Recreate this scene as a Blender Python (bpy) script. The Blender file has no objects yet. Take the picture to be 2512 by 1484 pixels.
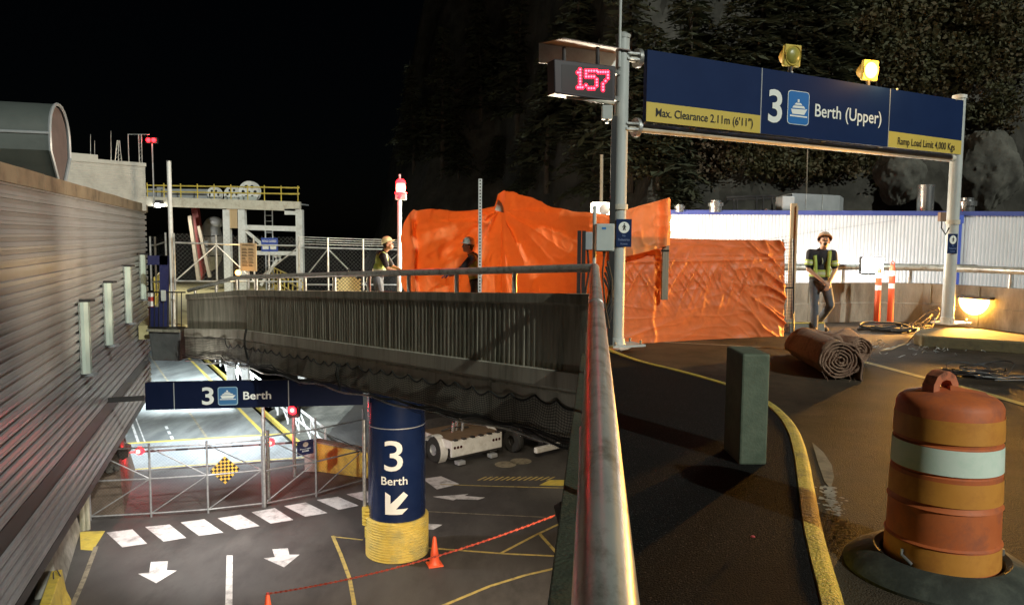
import bpy, bmesh, math, random
from mathutils import Vector, Matrix, noise
random.seed(7)
R = math.radians
S = bpy.context.scene
COL = S.collection
# ---------------------------------------------------------------- camera
CAMZ, FPX, PITCH, ROLL = 1.75, 1900.0, R(4.87), R(0.45)
CAM = Vector((0, 0, CAMZ))
ROT = (Matrix.Rotation(R(90) - PITCH, 3, 'X') @ Matrix.Rotation(ROLL, 3, 'Z'))
cam_d = bpy.data.cameras.new('camera'); cam = bpy.data.objects.new('camera', cam_d); COL.objects.link(cam)
cam.matrix_world = Matrix.Translation(CAM) @ ROT.to_4x4()
cam_d.sensor_width = 36; cam_d.lens = FPX / 2512 * 36; cam_d.clip_end = 3000; cam_d.clip_start = 0.05
S.camera = cam
# ---------------------------------------------------------------- night sky and terminal floodlight direction
SUN_AZ, SUN_EL = 145.0, 28.0
w = bpy.data.worlds.new('World'); S.world = w; w.use_nodes = True
nt = w.node_tree; bg = nt.nodes['Background']
sk = nt.nodes.new('ShaderNodeTexSky'); sk.sky_type = 'NISHITA'; sk.sun_disc = False
sk.sun_elevation = R(SUN_EL); sk.sun_rotation = R(SUN_AZ)
nt.links.new(sk.outputs[0], bg.inputs[0]); bg.inputs[1].default_value = 0.00016
sd = bpy.data.lights.new('sun', 'SUN'); sun = bpy.data.objects.new('sun', sd); COL.objects.link(sun)
sd.energy = 2.2; sd.angle = R(1.0); sd.color = (0.95, 1.0, 0.90)
_to = Vector((math.sin(R(SUN_AZ)) * math.cos(R(SUN_EL)), math.cos(R(SUN_AZ)) * math.cos(R(SUN_EL)), math.sin(R(SUN_EL))))
sun.rotation_euler = _to.to_track_quat('Z', 'Y').to_euler()
sun.location = _to * 60
S.view_settings.view_transform = 'Standard'; S.view_settings.look = 'None'
S.view_settings.exposure = 0.0; S.view_settings.gamma = 1.0
S.render.engine = 'CYCLES'
S.cycles.max_bounces = 5; S.cycles.diffuse_bounces = 3; S.cycles.glossy_bounces = 3
S.cycles.transparent_max_bounces = 12; S.cycles.sample_clamp_indirect = 2.0; S.cycles.use_denoising = True
S.cycles.caustics_reflective = False; S.cycles.caustics_refractive = False

# ---------------------------------------------------------------- survey helpers: photo measurements to metres
def ray(u, v):
    return ROT @ Vector(((u - 1256) / FPX, -(v - 742) / FPX, -1))
def P(u, v, Y):                       # point on a sight line at a known distance
    d = ray(u, v); return CAM + d * (Y / d.y)
def G(u, v, z=0.0):                   # point on a known level
    d = ray(u, v); return CAM + d * ((z - CAMZ) / d.z)
class Plane:                          # a known upright plane through A and B
    def __init__(s, A, B):
        s.A = Vector((A[0], A[1], 0)); d = Vector((B[0] - A[0], B[1] - A[1], 0)); s.L = d.length; s.d = d.normalized()
        s.n = Vector((s.d.y, -s.d.x, 0))
    def at(s, u, v, off=0.0):
        r = ray(u, v); t = ((s.A + s.n * off) - CAM).dot(s.n) / r.dot(s.n); return CAM + r * t
    def sz(s, u, v):
        p = s.at(u, v); return (p - s.A).dot(s.d), p.z
    def w(s, a, z, off=0.0):
        q = s.A + s.d * a + s.n * off; return Vector((q.x, q.y, z))

# ---------------------------------------------------------------- materials
MATS = {}
def mat(name, c, c2=None, rough=0.6, metal=0.0, scale=4.0, bump=0.0, bscale=None, emit=None, es=1.0, transl=0.0, mixlo=0.35, mixhi=0.65, detail=6, stretch=(1, 1, 1), c3=None, s3=1.2, spec=0.5, coat=0.0, rvar=0.0):
    if name in MATS: return MATS[name]
    m = bpy.data.materials.new(name); m.use_nodes = True; t = m.node_tree; N = t.nodes; L = t.links
    b = N['Principled BSDF']; out = N['Material Output']
    b.inputs['Base Color'].default_value = (*c, 1); b.inputs['Roughness'].default_value = rough; b.inputs['Metallic'].default_value = metal
    b.inputs['Specular IOR Level'].default_value = spec; b.inputs['Coat Weight'].default_value = coat
    tc = N.new('ShaderNodeTexCoord'); mp = N.new('ShaderNodeMapping'); mp.inputs['Scale'].default_value = stretch
    L.new(tc.outputs['Object'], mp.inputs[0])
    if c2 is not None:
        n = N.new('ShaderNodeTexNoise'); n.inputs['Scale'].default_value = scale; n.inputs['Detail'].default_value = detail; n.inputs['Roughness'].default_value = 0.65
        L.new(mp.outputs[0], n.inputs['Vector'])
        r = N.new('ShaderNodeValToRGB'); r.color_ramp.elements[0].position = mixlo; r.color_ramp.elements[1].position = mixhi
        r.color_ramp.elements[0].color = (*c, 1); r.color_ramp.elements[1].color = (*c2, 1)
        L.new(n.outputs[0], r.inputs[0]); src = r.outputs[0]
        if c3 is not None:
            n3 = N.new('ShaderNodeTexNoise'); n3.inputs['Scale'].default_value = s3; n3.inputs['Detail'].default_value = 8; n3.inputs['Roughness'].default_value = 0.7
            L.new(mp.outputs[0], n3.inputs['Vector'])
            r3 = N.new('ShaderNodeValToRGB'); r3.color_ramp.elements[0].position = 0.48; r3.color_ramp.elements[1].position = 0.66
            L.new(n3.outputs[0], r3.inputs[0])
            mx = N.new('ShaderNodeMix'); mx.data_type = 'RGBA'; L.new(r3.outputs[0], mx.inputs['Factor']); L.new(src, mx.inputs['A']); mx.inputs['B'].default_value = (*c3, 1)
            src = mx.outputs['Result']
        L.new(src, b.inputs['Base Color'])
        if rvar:
            mr = N.new('ShaderNodeMapRange'); mr.inputs['To Min'].default_value = max(0, rough - rvar); mr.inputs['To Max'].default_value = min(1, rough + rvar)
            L.new(n.outputs[0], mr.inputs['Value']); L.new(mr.outputs[0], b.inputs['Roughness'])
    if bump:
        n2 = N.new('ShaderNodeTexNoise'); n2.inputs['Scale'].default_value = bscale or scale * 4; n2.inputs['Detail'].default_value = 6
        L.new(mp.outputs[0], n2.inputs['Vector'])
        bp = N.new('ShaderNodeBump'); bp.inputs['Strength'].default_value = bump; bp.inputs['Distance'].default_value = 0.02
        L.new(n2.outputs[0], bp.inputs['Height']); L.new(bp.outputs[0], b.inputs['Normal'])
    if emit is not None:
        b.inputs['Emission Color'].default_value = (*emit, 1); b.inputs['Emission Strength'].default_value = es
    if transl:
        tr = N.new('ShaderNodeBsdfTranslucent'); mx2 = N.new('ShaderNodeMixShader'); mx2.inputs[0].default_value = transl
        if c2 is not None: L.new(src, tr.inputs['Color'])
        else: tr.inputs['Color'].default_value = (*c, 1)
        if bump: L.new(bp.outputs[0], tr.inputs['Normal'])
        L.new(b.outputs[0], mx2.inputs[1]); L.new(tr.outputs[0], mx2.inputs[2]); L.new(mx2.outputs[0], out.inputs[0])
    MATS[name] = m; return m
M = dict(
 asphalt=mat('dark asphalt', (.010, .010, .0095), (.15, .145, .13), .9, scale=85, bump=.9, bscale=110, mixlo=.57, mixhi=.72, c3=(.011, .010, .009), s3=.9, spec=.12),
 deck=mat('deck asphalt', (.045, .036, .026), (.088, .068, .046), .78, scale=2.0, bump=.8, bscale=90, c3=(.020, .016, .013), s3=.6, rvar=.1, spec=.22),
 lowroad=mat('lower road asphalt', (.056, .052, .049), (.092, .086, .080), .72, scale=.8, bump=.35, bscale=90, c3=(.038, .035, .033), s3=.5, rvar=.15, stretch=(1, .45, 1)),
 apron=mat('steel ramp plate', (.24, .26, .27), (.34, .36, .37), .55, scale=1.2, bump=.3, bscale=60, c3=(.17, .18, .18), s3=.5, stretch=(1, .25, 1)),
 ramp=mat('ribbed ramp deck', (.13, .14, .14), (.22, .23, .22), .6, scale=1.5, bump=.4, bscale=50, c3=(.09, .09, .09), s3=.6, stretch=(1, .3, 1)),
 water=mat('dark water', (.004, .006, .007), rough=.12),
 conc=mat('weathered concrete', (.20, .19, .165), (.31, .295, .26), .85, scale=2.5, bump=.35, bscale=40, c3=(.12, .115, .095), s3=.9),
 concdark=mat('stained dark concrete', (.23, .215, .165), (.36, .34, .265), .9, scale=3, bump=.4, bscale=30, c3=(.13, .13, .09), s3=1.3, stretch=(3, 3, .35)),
 ledge=mat('streaked ledge concrete', (.32, .30, .24), (.46, .43, .35), .9, scale=2.4, bump=.3, bscale=30, c3=(.16, .15, .11), s3=1.2, stretch=(2.5, 2.5, .25)),
 mossy=mat('mossy concrete', (.030, .040, .024), (.075, .085, .055), .9, scale=5, bump=.7, bscale=40, c3=(.03, .045, .02), s3=2.5),
 green=mat('greenish concrete bollard', (.085, .11, .075), (.145, .175, .12), .8, scale=4, bump=.2, bscale=60, c3=(.06, .085, .055), s3=2.2),
 fencegrey=mat('dull fence pipe', (.20, .20, .20), (.30, .30, .30), .45, .4, scale=9),
 galv=mat('galvanised steel', (.50, .51, .50), (.66, .67, .66), .38, .75, scale=14, bump=.08, bscale=30, rvar=.12, c3=(.34, .33, .30), s3=5),
 rail=mat('worn rail pipe', (.42, .44, .41), (.52, .54, .50), .33, .30, scale=9, bump=.05, bscale=26, rvar=.10, c3=(.20, .20, .16), s3=11, stretch=(1, .45, 1)),
 white=mat('white paint', (.72, .73, .71), (.80, .80, .78), .5, scale=5, c3=(.60, .59, .55), s3=3),
 post=mat('grey white post paint', (.50, .53, .51), (.60, .62, .60), .42, scale=3, c3=(.42, .44, .42), s3=4, stretch=(1, 1, .3)),
 cream=mat('cream paint', (.62, .58, .48), (.70, .66, .56), .55, scale=4, c3=(.48, .42, .33), s3=3),
 blue=mat('dark blue sign sheet', (.008, .022, .080), (.010, .026, .090), .5, scale=1.5, spec=.12),
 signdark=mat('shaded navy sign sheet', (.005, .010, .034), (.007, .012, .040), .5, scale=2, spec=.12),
 navy=mat('navy paint', (.012, .016, .07), (.018, .022, .09), .45, scale=3),
 skyblue=mat('bright blue symbol', (.02, .17, .50), rough=.4),
 signwhite=mat('sign white sheet', (.86, .88, .84), rough=.45),
 signyellow=mat('sign yellow sheet', (.62, .46, .085), (.68, .51, .10), .45, scale=2),
 black=mat('black', (.012, .012, .013), rough=.5),
 rubber=mat('black rubber', (.018, .018, .018), (.035, .035, .035), .75, scale=12, bump=.2),
 darkmetal=mat('dark metal', (.045, .043, .045), (.075, .07, .07), .5, .4, scale=8),
 housing=mat('display housing', (.035, .028, .035), rough=.45),
 yellow=mat('yellow paint', (.62, .46, .07), (.70, .55, .11), .5, scale=4, c3=(.42, .32, .09), s3=3, bump=.1),
 kerby=mat('worn yellow kerb paint', (.50, .40, .055), (.60, .48, .08), .62, scale=14, c3=(.28, .23, .06), s3=6, bump=.8, bscale=60),
 liney=mat('worn yellow line', (.50, .38, .10), (.58, .46, .15), .7, scale=20, c3=(.22, .18, .10), s3=5),
 linew=mat('worn white road paint', (.66, .65, .64), (.76, .75, .73), .6, scale=8, c3=(.30, .29, .28), s3=2.2),
 lined=mat('faded deck line', (.24, .21, .15), (.32, .28, .20), .7, scale=9, c3=(.10, .085, .065), s3=4),
 tarp=mat('orange tarpaulin', (.86, .38, .145), (.92, .42, .17), .58, scale=2.5, bump=.15, bscale=14, transl=.45, c3=(.80, .33, .12), s3=1.2),
 agedshaded=mat('aged shaded orange tarpaulin', (.64, .20, .060), (.72, .235, .075), .50, scale=2.5, bump=.12, bscale=14, transl=.30, c3=(.52, .155, .05), s3=1.0),  # older sheet; the weaker light on it is also put into this orange
 drum=mat('drum orange', (.58, .135, .036), (.64, .165, .048), .6, scale=5, c3=(.42, .12, .055), s3=6, bump=.05),
 drumband=mat('faded orange reflective band', (.68, .28, .045), (.74, .32, .06), .5, scale=6, c3=(.60, .23, .045), s3=7),
 drumwhite=mat('white reflective band', (.82, .94, .80), (.86, .96, .84), .4, scale=8, c3=(.72, .88, .74), s3=9),
 burlap=mat('brown burlap', (.26, .155, .105), (.38, .24, .165), .95, scale=30, bump=.9, bscale=80, c3=(.17, .095, .065), s3=3),
 cone=mat('cone orange', (.85, .10, .035), (.90, .14, .05), .5, scale=4),
 siding=mat('grey brown siding', (.44, .425, .44), (.50, .48, .49), .32, .2, scale=.5, c3=(.37, .345, .345), s3=.35, rvar=.06, stretch=(1, 1, .4), bump=.02, bscale=40),
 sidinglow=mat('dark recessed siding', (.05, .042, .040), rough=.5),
 palesiding=mat('pale siding', (.46, .44, .40), (.52, .50, .45), .6, scale=1.5, c3=(.36, .34, .31), s3=.8),
 coping=mat('rusty metal coping', (.30, .23, .155), (.38, .30, .21), .6, .2, scale=3, c3=(.18, .13, .09), s3=1.5),
 vault=mat('grey green canopy', (.075, .088, .082), (.095, .108, .10), .6, scale=2, c3=(.06, .07, .066), s3=1),
 vaultend=mat('red-lit end panel', (.12, .09, .088), (.16, .12, .115), .7, scale=3),  # red light on the end face is put into this colour
 whitewall=mat('white corrugated cladding', (.66, .66, .68), (.74, .74, .75), .5, scale=1.5, stretch=(1, 1, .3), c3=(.60, .60, .61), s3=.8),
 fascia=mat('blue fascia', (.045, .065, .26), (.06, .08, .30), .5, scale=3),
 bluepaint=mat('bright blue paint', (.05, .10, .50), rough=.45),
 wood=mat('pale timber', (.52, .36, .20), (.62, .45, .27), .7, scale=5, stretch=(6, 6, .4), bump=.2),
 woodgrey=mat('weathered timber', (.24, .20, .15), (.34, .29, .22), .8, scale=5, stretch=(6, 6, .4), bump=.2),
 duct=mat('grey duct sheet metal', (.36, .38, .40), (.46, .48, .50), .45, .3, scale=2),
 chrome=mat('shiny vent metal', (.62, .63, .64), (.72, .73, .74), .22, .9, scale=5),
 rock=mat('cliff rock', (.028, .026, .020), (.085, .078, .066), .95, scale=.55, bump=1.0, bscale=1.6, c3=(.014, .014, .010), s3=.25, detail=12),
 needle=mat('conifer needles', (.048, .058, .030), (.082, .086, .046), .8, scale=1.2, c3=(.070, .062, .036), s3=.5, transl=.15),
 leaf=mat('dull green leaves', (.055, .058, .024), (.090, .078, .032), .75, scale=.7, c3=(.10, .062, .028), s3=.7, transl=.2),
 drybrush=mat('dry brown brush', (.07, .05, .03), (.11, .075, .045), .85, scale=2, c3=(.05, .05, .025), s3=1),
 bark=mat('bark', (.05, .038, .028), (.09, .07, .055), .95, scale=3, bump=.8, stretch=(3, 3, .5)),
 skin=mat('skin', (.48, .26, .17), (.52, .29, .19), .55, scale=5),
 hat=mat('hard hat tan', (.62, .43, .30), (.66, .46, .32), .35, scale=3),
 hatgrey=mat('hard hat pale', (.55, .58, .55), (.62, .65, .62), .35, scale=12, c3=(.22, .28, .25), s3=14),
 hatyellow=mat('hard hat yellow', (.70, .58, .28), rough=.35),
 shirt=mat('black shirt', (.018, .017, .022), (.028, .026, .032), .85, scale=12, bump=.3, bscale=18),
 vest=mat('lime vest', (.36, .46, .08), (.42, .52, .11), .7, scale=6),
 vestband=mat('reflective vest band', (.58, .60, .40), rough=.4),
 jeans=mat('blue grey jeans', (.075, .085, .105), (.11, .12, .14), .9, scale=9, bump=.3, bscale=25),
 boot=mat('brown work boot', (.07, .048, .03), (.10, .07, .045), .7, scale=10),
 glove=mat('dark blue glove', (.03, .035, .12), rough=.7),
 greybox=mat('grey enclosure', (.42, .46, .44), (.48, .52, .50), .45, scale=3),
 net=mat('black netting', (.010, .010, .008), rough=.8),
 red=mat('red paint', (.45, .03, .02), rough=.5),
 tyre=mat('tyre', (.02, .02, .02), (.04, .04, .038), .8, scale=20),
 block=mat('dark stained block', (.07, .075, .075), (.13, .135, .13), .9, scale=3, c3=(.04, .042, .04), s3=1.5),
 debris=mat('pale rubble', (.30, .28, .24), (.42, .40, .35), .9, scale=6),
 paper=mat('notice board paper', (.72, .50, .28), (.78, .56, .32), .7, scale=3),
 print=mat('printed lines', (.09, .06, .04), rough=.7),
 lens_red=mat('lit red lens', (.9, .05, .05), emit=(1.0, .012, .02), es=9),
 lens_redhot=mat('lit red beacon lens', (1, .3, .25), emit=(1.0, .052, .036), es=24),
 lens_amber=mat('lit amber lens', (1, .6, .1), emit=(1.0, .50, .10), es=9),
 lens_sodium=mat('lit sodium lens', (1, .7, .2), emit=(1.0, .52, .10), es=30),
 lens_white=mat('lit white lens', (1, 1, 1), emit=(1.0, .97, .92), es=40),
 lens_dull=mat('unlit amber lens', (.30, .27, .05), (.36, .33, .07), .35, scale=25),
 led=mat('lit red LED', (1, .1, .15), emit=(1.0, .07, .11), es=7),
 led_dim=mat('red display glow', (.30, .005, .015), emit=(1.0, .006, .05), es=2.2),
 tube=mat('pale luminaire cover', (.50, .58, .50), (.56, .64, .56), .4, scale=4),
 led_face=mat('display face', (.012, .006, .008), rough=.4),
)
def pick(m): return M[m] if isinstance(m, str) else m

# ---------------------------------------------------------------- mesh builder
class MB:
    def __init__(s): s.v = []; s.f = []; s.m = []; s.sm = []; s.cur = 0
    def add(s, vs, fs, smooth=False):
        o = len(s.v); s.v.extend([Vector(p) for p in vs])
        for f in fs: s.f.append([i + o for i in f]); s.m.append(s.cur); s.sm.append(smooth)
        return s
    def box(s, c, size, rz=0, rot=None):
        hx, hy, hz = [a / 2 for a in size]; c = Vector(c)
        q = rot if rot is not None else Matrix.Rotation(rz, 3, 'Z')
        vs = [c + q @ Vector((x * hx, y * hy, z * hz)) for z in (-1, 1) for x, y in ((-1, -1), (1, -1), (1, 1), (-1, 1))]
        return s.add(vs, [(3, 2, 1, 0), (4, 5, 6, 7), (0, 1, 5, 4), (1, 2, 6, 5), (2, 3, 7, 6), (3, 0, 4, 7)])
    def bar(s, p0, p1, w, h):                     # rectangular bar between two points (w across, h up)
        p0 = Vector(p0); p1 = Vector(p1); d = (p1 - p0); L = d.length; d.normalize()
        up = Vector((0, 0, 1)) if abs(d.z) < .95 else Vector((0, 1, 0))
        x = d.cross(up).normalized(); y = x.cross(d).normalized()
        q = Matrix((x, d, y)).transposed()
        return s.box((p0 + p1) / 2, (w, L, h), rot=q)
    def cyl(s, p0, p1, r0, r1=None, n=16, caps=True, smooth=True):
        r1 = r0 if r1 is None else r1; p0 = Vector(p0); p1 = Vector(p1); d = (p1 - p0).normalized()
        a = d.orthogonal().normalized(); b = d.cross(a)
        vs = []
        for p, r in ((p0, r0), (p1, r1)):
            for i in range(n):
                t = 2 * math.pi * i / n; vs.append(p + (a * math.cos(t) + b * math.sin(t)) * r)
        s.add(vs, [(i, (i + 1) % n, n + (i + 1) % n, n + i) for i in range(n)], smooth)
        if caps: s.add(vs[:n], [tuple(range(n - 1, -1, -1))]); s.add(vs[n:], [tuple(range(n))])
        return s
    def tube(s, pts, r, n=10, closed=False, caps=True):
        pts = [Vector(p) for p in pts]; k = len(pts); vs = []
        a = None
        for i, p in enumerate(pts):
            if closed: d = pts[(i + 1) % k] - pts[i - 1]
            else: d = pts[min(i + 1, k - 1)] - pts[max(i - 1, 0)]
            d.normalize()
            if a is None: a = d.orthogonal().normalized()
            a = (a - d * a.dot(d)).normalized(); b = d.cross(a)
            rr = r[i] if isinstance(r, (list, tuple)) else r
            for j in range(n):
                t = 2 * math.pi * j / n; vs.append(p + (a * math.cos(t) + b * math.sin(t)) * rr)
        fs = []
        for i in range(k if closed else k - 1):
            i2 = (i + 1) % k
            for j in range(n): fs.append((i * n + j, i * n + (j + 1) % n, i2 * n + (j + 1) % n, i2 * n + j))
        s.add(vs, fs, True)
        if caps and not closed: s.add(vs[:n], [tuple(range(n - 1, -1, -1))]); s.add(vs[-n:], [tuple(range(n))])
        return s
    def lathe(s, prof, c, n=32, axis=(0, 0, 1), smooth=True, a0=0, a1=2 * math.pi):
        c = Vector(c); d = Vector(axis).normalized(); a = d.orthogonal().normalized() if abs(d.z) < .99 else Vector((1, 0, 0)); b = d.cross(a)
        full = abs(a1 - a0 - 2 * math.pi) < 1e-6; m = n if full else n + 1; vs = []
        for r, h in prof:
            for i in range(m):
                t = a0 + (a1 - a0) * i / n; vs.append(c + d * h + (a * math.cos(t) + b * math.sin(t)) * max(r, 1e-5))
        fs = []
        for k in range(len(prof) - 1):
            for i in range(n): i2 = (i + 1) % m; fs.append((k * m + i, k * m + i2, (k + 1) * m + i2, (k + 1) * m + i))
        return s.add(vs, fs, smooth)
    def ball(s, c, r, n=12, sc=(1, 1, 1), rot=None):
        c = Vector(c); q = rot or Matrix.Identity(3); vs = []; h = n // 2
        for k in range(h + 1):
            ph = math.pi * k / h
            for i in range(n):
                t = 2 * math.pi * i / n; e = 1e-4 if k in (0, h) else math.sin(ph)
                vs.append(c + q @ Vector((r * sc[0] * e * math.cos(t), r * sc[1] * e * math.sin(t), -r * sc[2] * math.cos(ph))))
        return s.add(vs, [(k * n + i, k * n + (i + 1) % n, (k + 1) * n + (i + 1) % n, (k + 1) * n + i) for k in range(h) for i in range(n)], True)
    def prism(s, poly, z0, z1):                   # plan polygon (counter-clockwise) pulled up; z may be callables
        n = len(poly); f0 = z0 if callable(z0) else (lambda p: z0); f1 = z1 if callable(z1) else (lambda p: z1)
        vs = [Vector((p[0], p[1], f0(p))) for p in poly] + [Vector((p[0], p[1], f1(p))) for p in poly]
        return s.add(vs, [tuple(range(n - 1, -1, -1)), tuple(range(n, 2 * n))] + [(i, (i + 1) % n, n + (i + 1) % n, n + i) for i in range(n)])
    def slab(s, pts, nrm, th):                    # any planar outline with thickness
        nrm = Vector(nrm).normalized(); n = len(pts); a = [Vector(p) for p in pts]; b = [p - nrm * th for p in a]
        return s.add(a + b, [tuple(range(n)), tuple(range(2 * n - 1, n - 1, -1))] + [(i, n + i, n + (i + 1) % n, (i + 1) % n) for i in range(n)])
    def flat(s, pts): return s.add(pts, [tuple(range(len(pts)))])
    def grid(s, fn, nu, nv, smooth=True):
        vs = [fn(i / nu, j / nv) for j in range(nv + 1) for i in range(nu + 1)]
        return s.add(vs, [(j * (nu + 1) + i, j * (nu + 1) + i + 1, (j + 1) * (nu + 1) + i + 1, (j + 1) * (nu + 1) + i) for j in range(nv) for i in range(nu)], smooth)
    def mesh(s, name, mats, base):
        me = bpy.data.meshes.new(name); me.from_pydata([tuple(p - base) for p in s.v], [], s.f)
        for m in mats: me.materials.append(pick(m))
        me.polygons.foreach_set('material_index', s.m); me.polygons.foreach_set('use_smooth', s.sm)
        bm = bmesh.new(); bm.from_mesh(me); bmesh.ops.remove_doubles(bm, verts=bm.verts, dist=1e-5)
        bmesh.ops.recalc_face_normals(bm, faces=bm.faces); bm.to_mesh(me); bm.free()
        if any(s.sm): me.set_sharp_from_angle(angle=R(38))
        me.update(); return me
def wpos(o):
    p = Vector(o.location)
    while o.parent: o = o.parent; p += Vector(o.location)
    return p
def tag(o, label=None, cat=None, group=None, kind=None):
    if label: o['label'] = label
    if cat: o['category'] = cat
    if group: o['group'] = group
    if kind: o['kind'] = kind
    return o
def thing(name, label, cat, base, group=None):
    o = bpy.data.objects.new(name, None); COL.objects.link(o); o.location = base; o.empty_display_size = .2
    return tag(o, label, cat, group)
def part(name, mb, mats, parent, bevel=0.0, label=None):
    if not isinstance(mats, (list, tuple)): mats = [mats]
    me = mb.mesh(name, mats, wpos(parent)); o = bpy.data.objects.new(name, me); COL.objects.link(o); o.parent = parent
    if bevel: bv = o.modifiers.new('b', 'BEVEL'); bv.width = bevel; bv.segments = 2; bv.limit_method = 'ANGLE'
    if label: o['label'] = label
    return o
def pieces(name, mb, mats, parent, bevel=0.0):   # one object for each loose piece
    key = {}; par = list(range(len(mb.v)))
    def find(a):
        while par[a] != a: par[a] = par[par[a]]; a = par[a]
        return a
    for i, p in enumerate(mb.v):
        k = (round(p.x, 4), round(p.y, 4), round(p.z, 4))
        if k in key: par[find(i)] = find(key[k])
        else: key[k] = i
    for f in mb.f:
        for a in f[1:]: par[find(a)] = find(f[0])
    gr = {}
    for j, f in enumerate(mb.f): gr.setdefault(find(f[0]), []).append(j)
    for js in gr.values():
        m = MB(); mp = {}
        for j in js:
            for i in mb.f[j]:
                if i not in mp: mp[i] = len(m.v); m.v.append(mb.v[i])
            m.f.append([mp[i] for i in mb.f[j]]); m.m.append(mb.m[j]); m.sm.append(mb.sm[j])
        part(name, m, mats, parent, bevel)
def solo(name, mb, mats, label, cat, group=None, kind=None, base=None, bevel=0.0):
    if not isinstance(mats, (list, tuple)): mats = [mats]
    if base is None:
        xs = [p.x for p in mb.v]; ys = [p.y for p in mb.v]; zs = [p.z for p in mb.v]
        base = Vector(((min(xs) + max(xs)) / 2, (min(ys) + max(ys)) / 2, min(zs)))
    base = Vector(base); me = mb.mesh(name, mats, base); o = bpy.data.objects.new(name, me); COL.objects.link(o); o.location = base
    if bevel: bv = o.modifiers.new('b', 'BEVEL'); bv.width = bevel; bv.segments = 2; bv.limit_method = 'ANGLE'
    return tag(o, label, cat, group, kind)
def dup(o, loc, rz=0, label=None, group=None):
    def cp(a, par):
        c = a.copy(); COL.objects.link(c); c.parent = par
        for ch in list(a.children): cp(ch, c)
        return c
    c = cp(o, None); c.location = loc; c.rotation_euler = (0, 0, rz)
    if label: c['label'] = label
    if group: c['group'] = group
    return c
def lamp(kind, loc, energy, color, size=.1, to=None, spot=None, blend=.5, parent=None):
    l = bpy.data.lights.new('lamp_light', kind); l.energy = energy; l.color = color
    if kind == 'AREA': l.size = size
    else: l.shadow_soft_size = size
    if kind == 'SPOT': l.spot_size = R(spot); l.spot_blend = blend
    o = bpy.data.objects.new('lamp_light', l); COL.objects.link(o)
    o.location = Vector(loc)
    if to is not None: o.rotation_euler = (Vector(loc) - Vector(to)).to_track_quat('Z', 'Y').to_euler()
    if parent is not None: o.parent = parent; o.location = Vector(loc) - wpos(parent)
    return o
# lettering: built-in font turned into mesh and fitted in a box of a plane
def glyphs(txt, bold=0.0):
    c = bpy.data.curves.new('t', 'FONT'); c.body = txt; c.size = 1; c.offset = bold; c.fill_mode = 'FRONT'; c.resolution_u = 4
    o = bpy.data.objects.new('t', c); COL.objects.link(o); dg = bpy.context.evaluated_depsgraph_get(); dg.update()
    me = bpy.data.meshes.new_from_object(o.evaluated_get(dg)); vs = [Vector(p.co) for p in me.vertices]; fs = [tuple(p.vertices) for p in me.polygons]
    bpy.data.objects.remove(o); bpy.data.curves.remove(c); bpy.data.meshes.remove(me)
    x0 = min(p.x for p in vs); x1 = max(p.x for p in vs); y0 = min(p.y for p in vs); y1 = max(p.y for p in vs)
    return [((p.x - x0) / (x1 - x0), (p.y - y0) / (y1 - y0)) for p in vs], fs
def sliced(vs, fs, n):                          # cut flat outlines into strips so that they can bend round a column
    bm = bmesh.new(); bv = [bm.verts.new((a, b, 0)) for a, b in vs]
    for f in fs:
        try: bm.faces.new([bv[i] for i in f])
        except ValueError: pass
    for k in range(1, n): bmesh.ops.bisect_plane(bm, geom=bm.verts[:] + bm.edges[:] + bm.faces[:], plane_co=(k / n, 0, 0), plane_no=(1, 0, 0))
    bm.verts.index_update(); r = [(v.co.x, v.co.y) for v in bm.verts], [tuple(v.index for v in f.verts) for f in bm.faces]; bm.free(); return r
def text(mb, txt, fn, bold=0.012, slices=0):
    vs, fs = glyphs(txt, bold)
    if slices: vs, fs = sliced(vs, fs, slices)
    return mb.add([fn(a, b) for a, b in vs], fs)
def onplane(pl, s0, z0, s1, z1, off=.006): return lambda a, b: pl.w(s0 + (s1 - s0) * a, z0 + (z1 - z0) * b, off)
def pxbox(pl, u0, v0, u1, v1, off=.006):      # left-bottom and right-top as seen in the photo
    a = pl.sz(u0, v0); b = pl.sz(u1, v1); return onplane(pl, a[0], a[1], b[0], b[1], off)
def ferry(mb, fn):                            # ship symbol in unit box
    for poly in ([(.08, .52), (.16, .36), (.80, .36), (.95, .56), (.80, .54), (.12, .52)], [(.14, .56), (.84, .57), (.76, .65), (.22, .64)], [(.26, .67), (.68, .67), (.60, .74), (.34, .74)], [(.42, .76), (.52, .76), (.52, .86), (.42, .86)], [(.04, .27), (.96, .27), (.96, .32), (.04, .32)]):
        mb.add([fn(a, b) for a, b in poly], [tuple(range(len(poly)))])
def rrect(mb, fn, r=.12, k=5, x0=0, y0=0, x1=1, y1=1, ry=None):
    ry = ry or r; pts = []
    for cx, cy, a in ((x1 - r, y0 + ry, -90), (x1 - r, y1 - ry, 0), (x0 + r, y1 - ry, 90), (x0 + r, y0 + ry, 180)):
        for i in range(k + 1): t = R(a + 90 * i / k); pts.append((cx + r * math.cos(t), cy + ry * math.sin(t)))
    return mb.add([fn(a, b) for a, b in pts], [tuple(range(len(pts)))])
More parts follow.
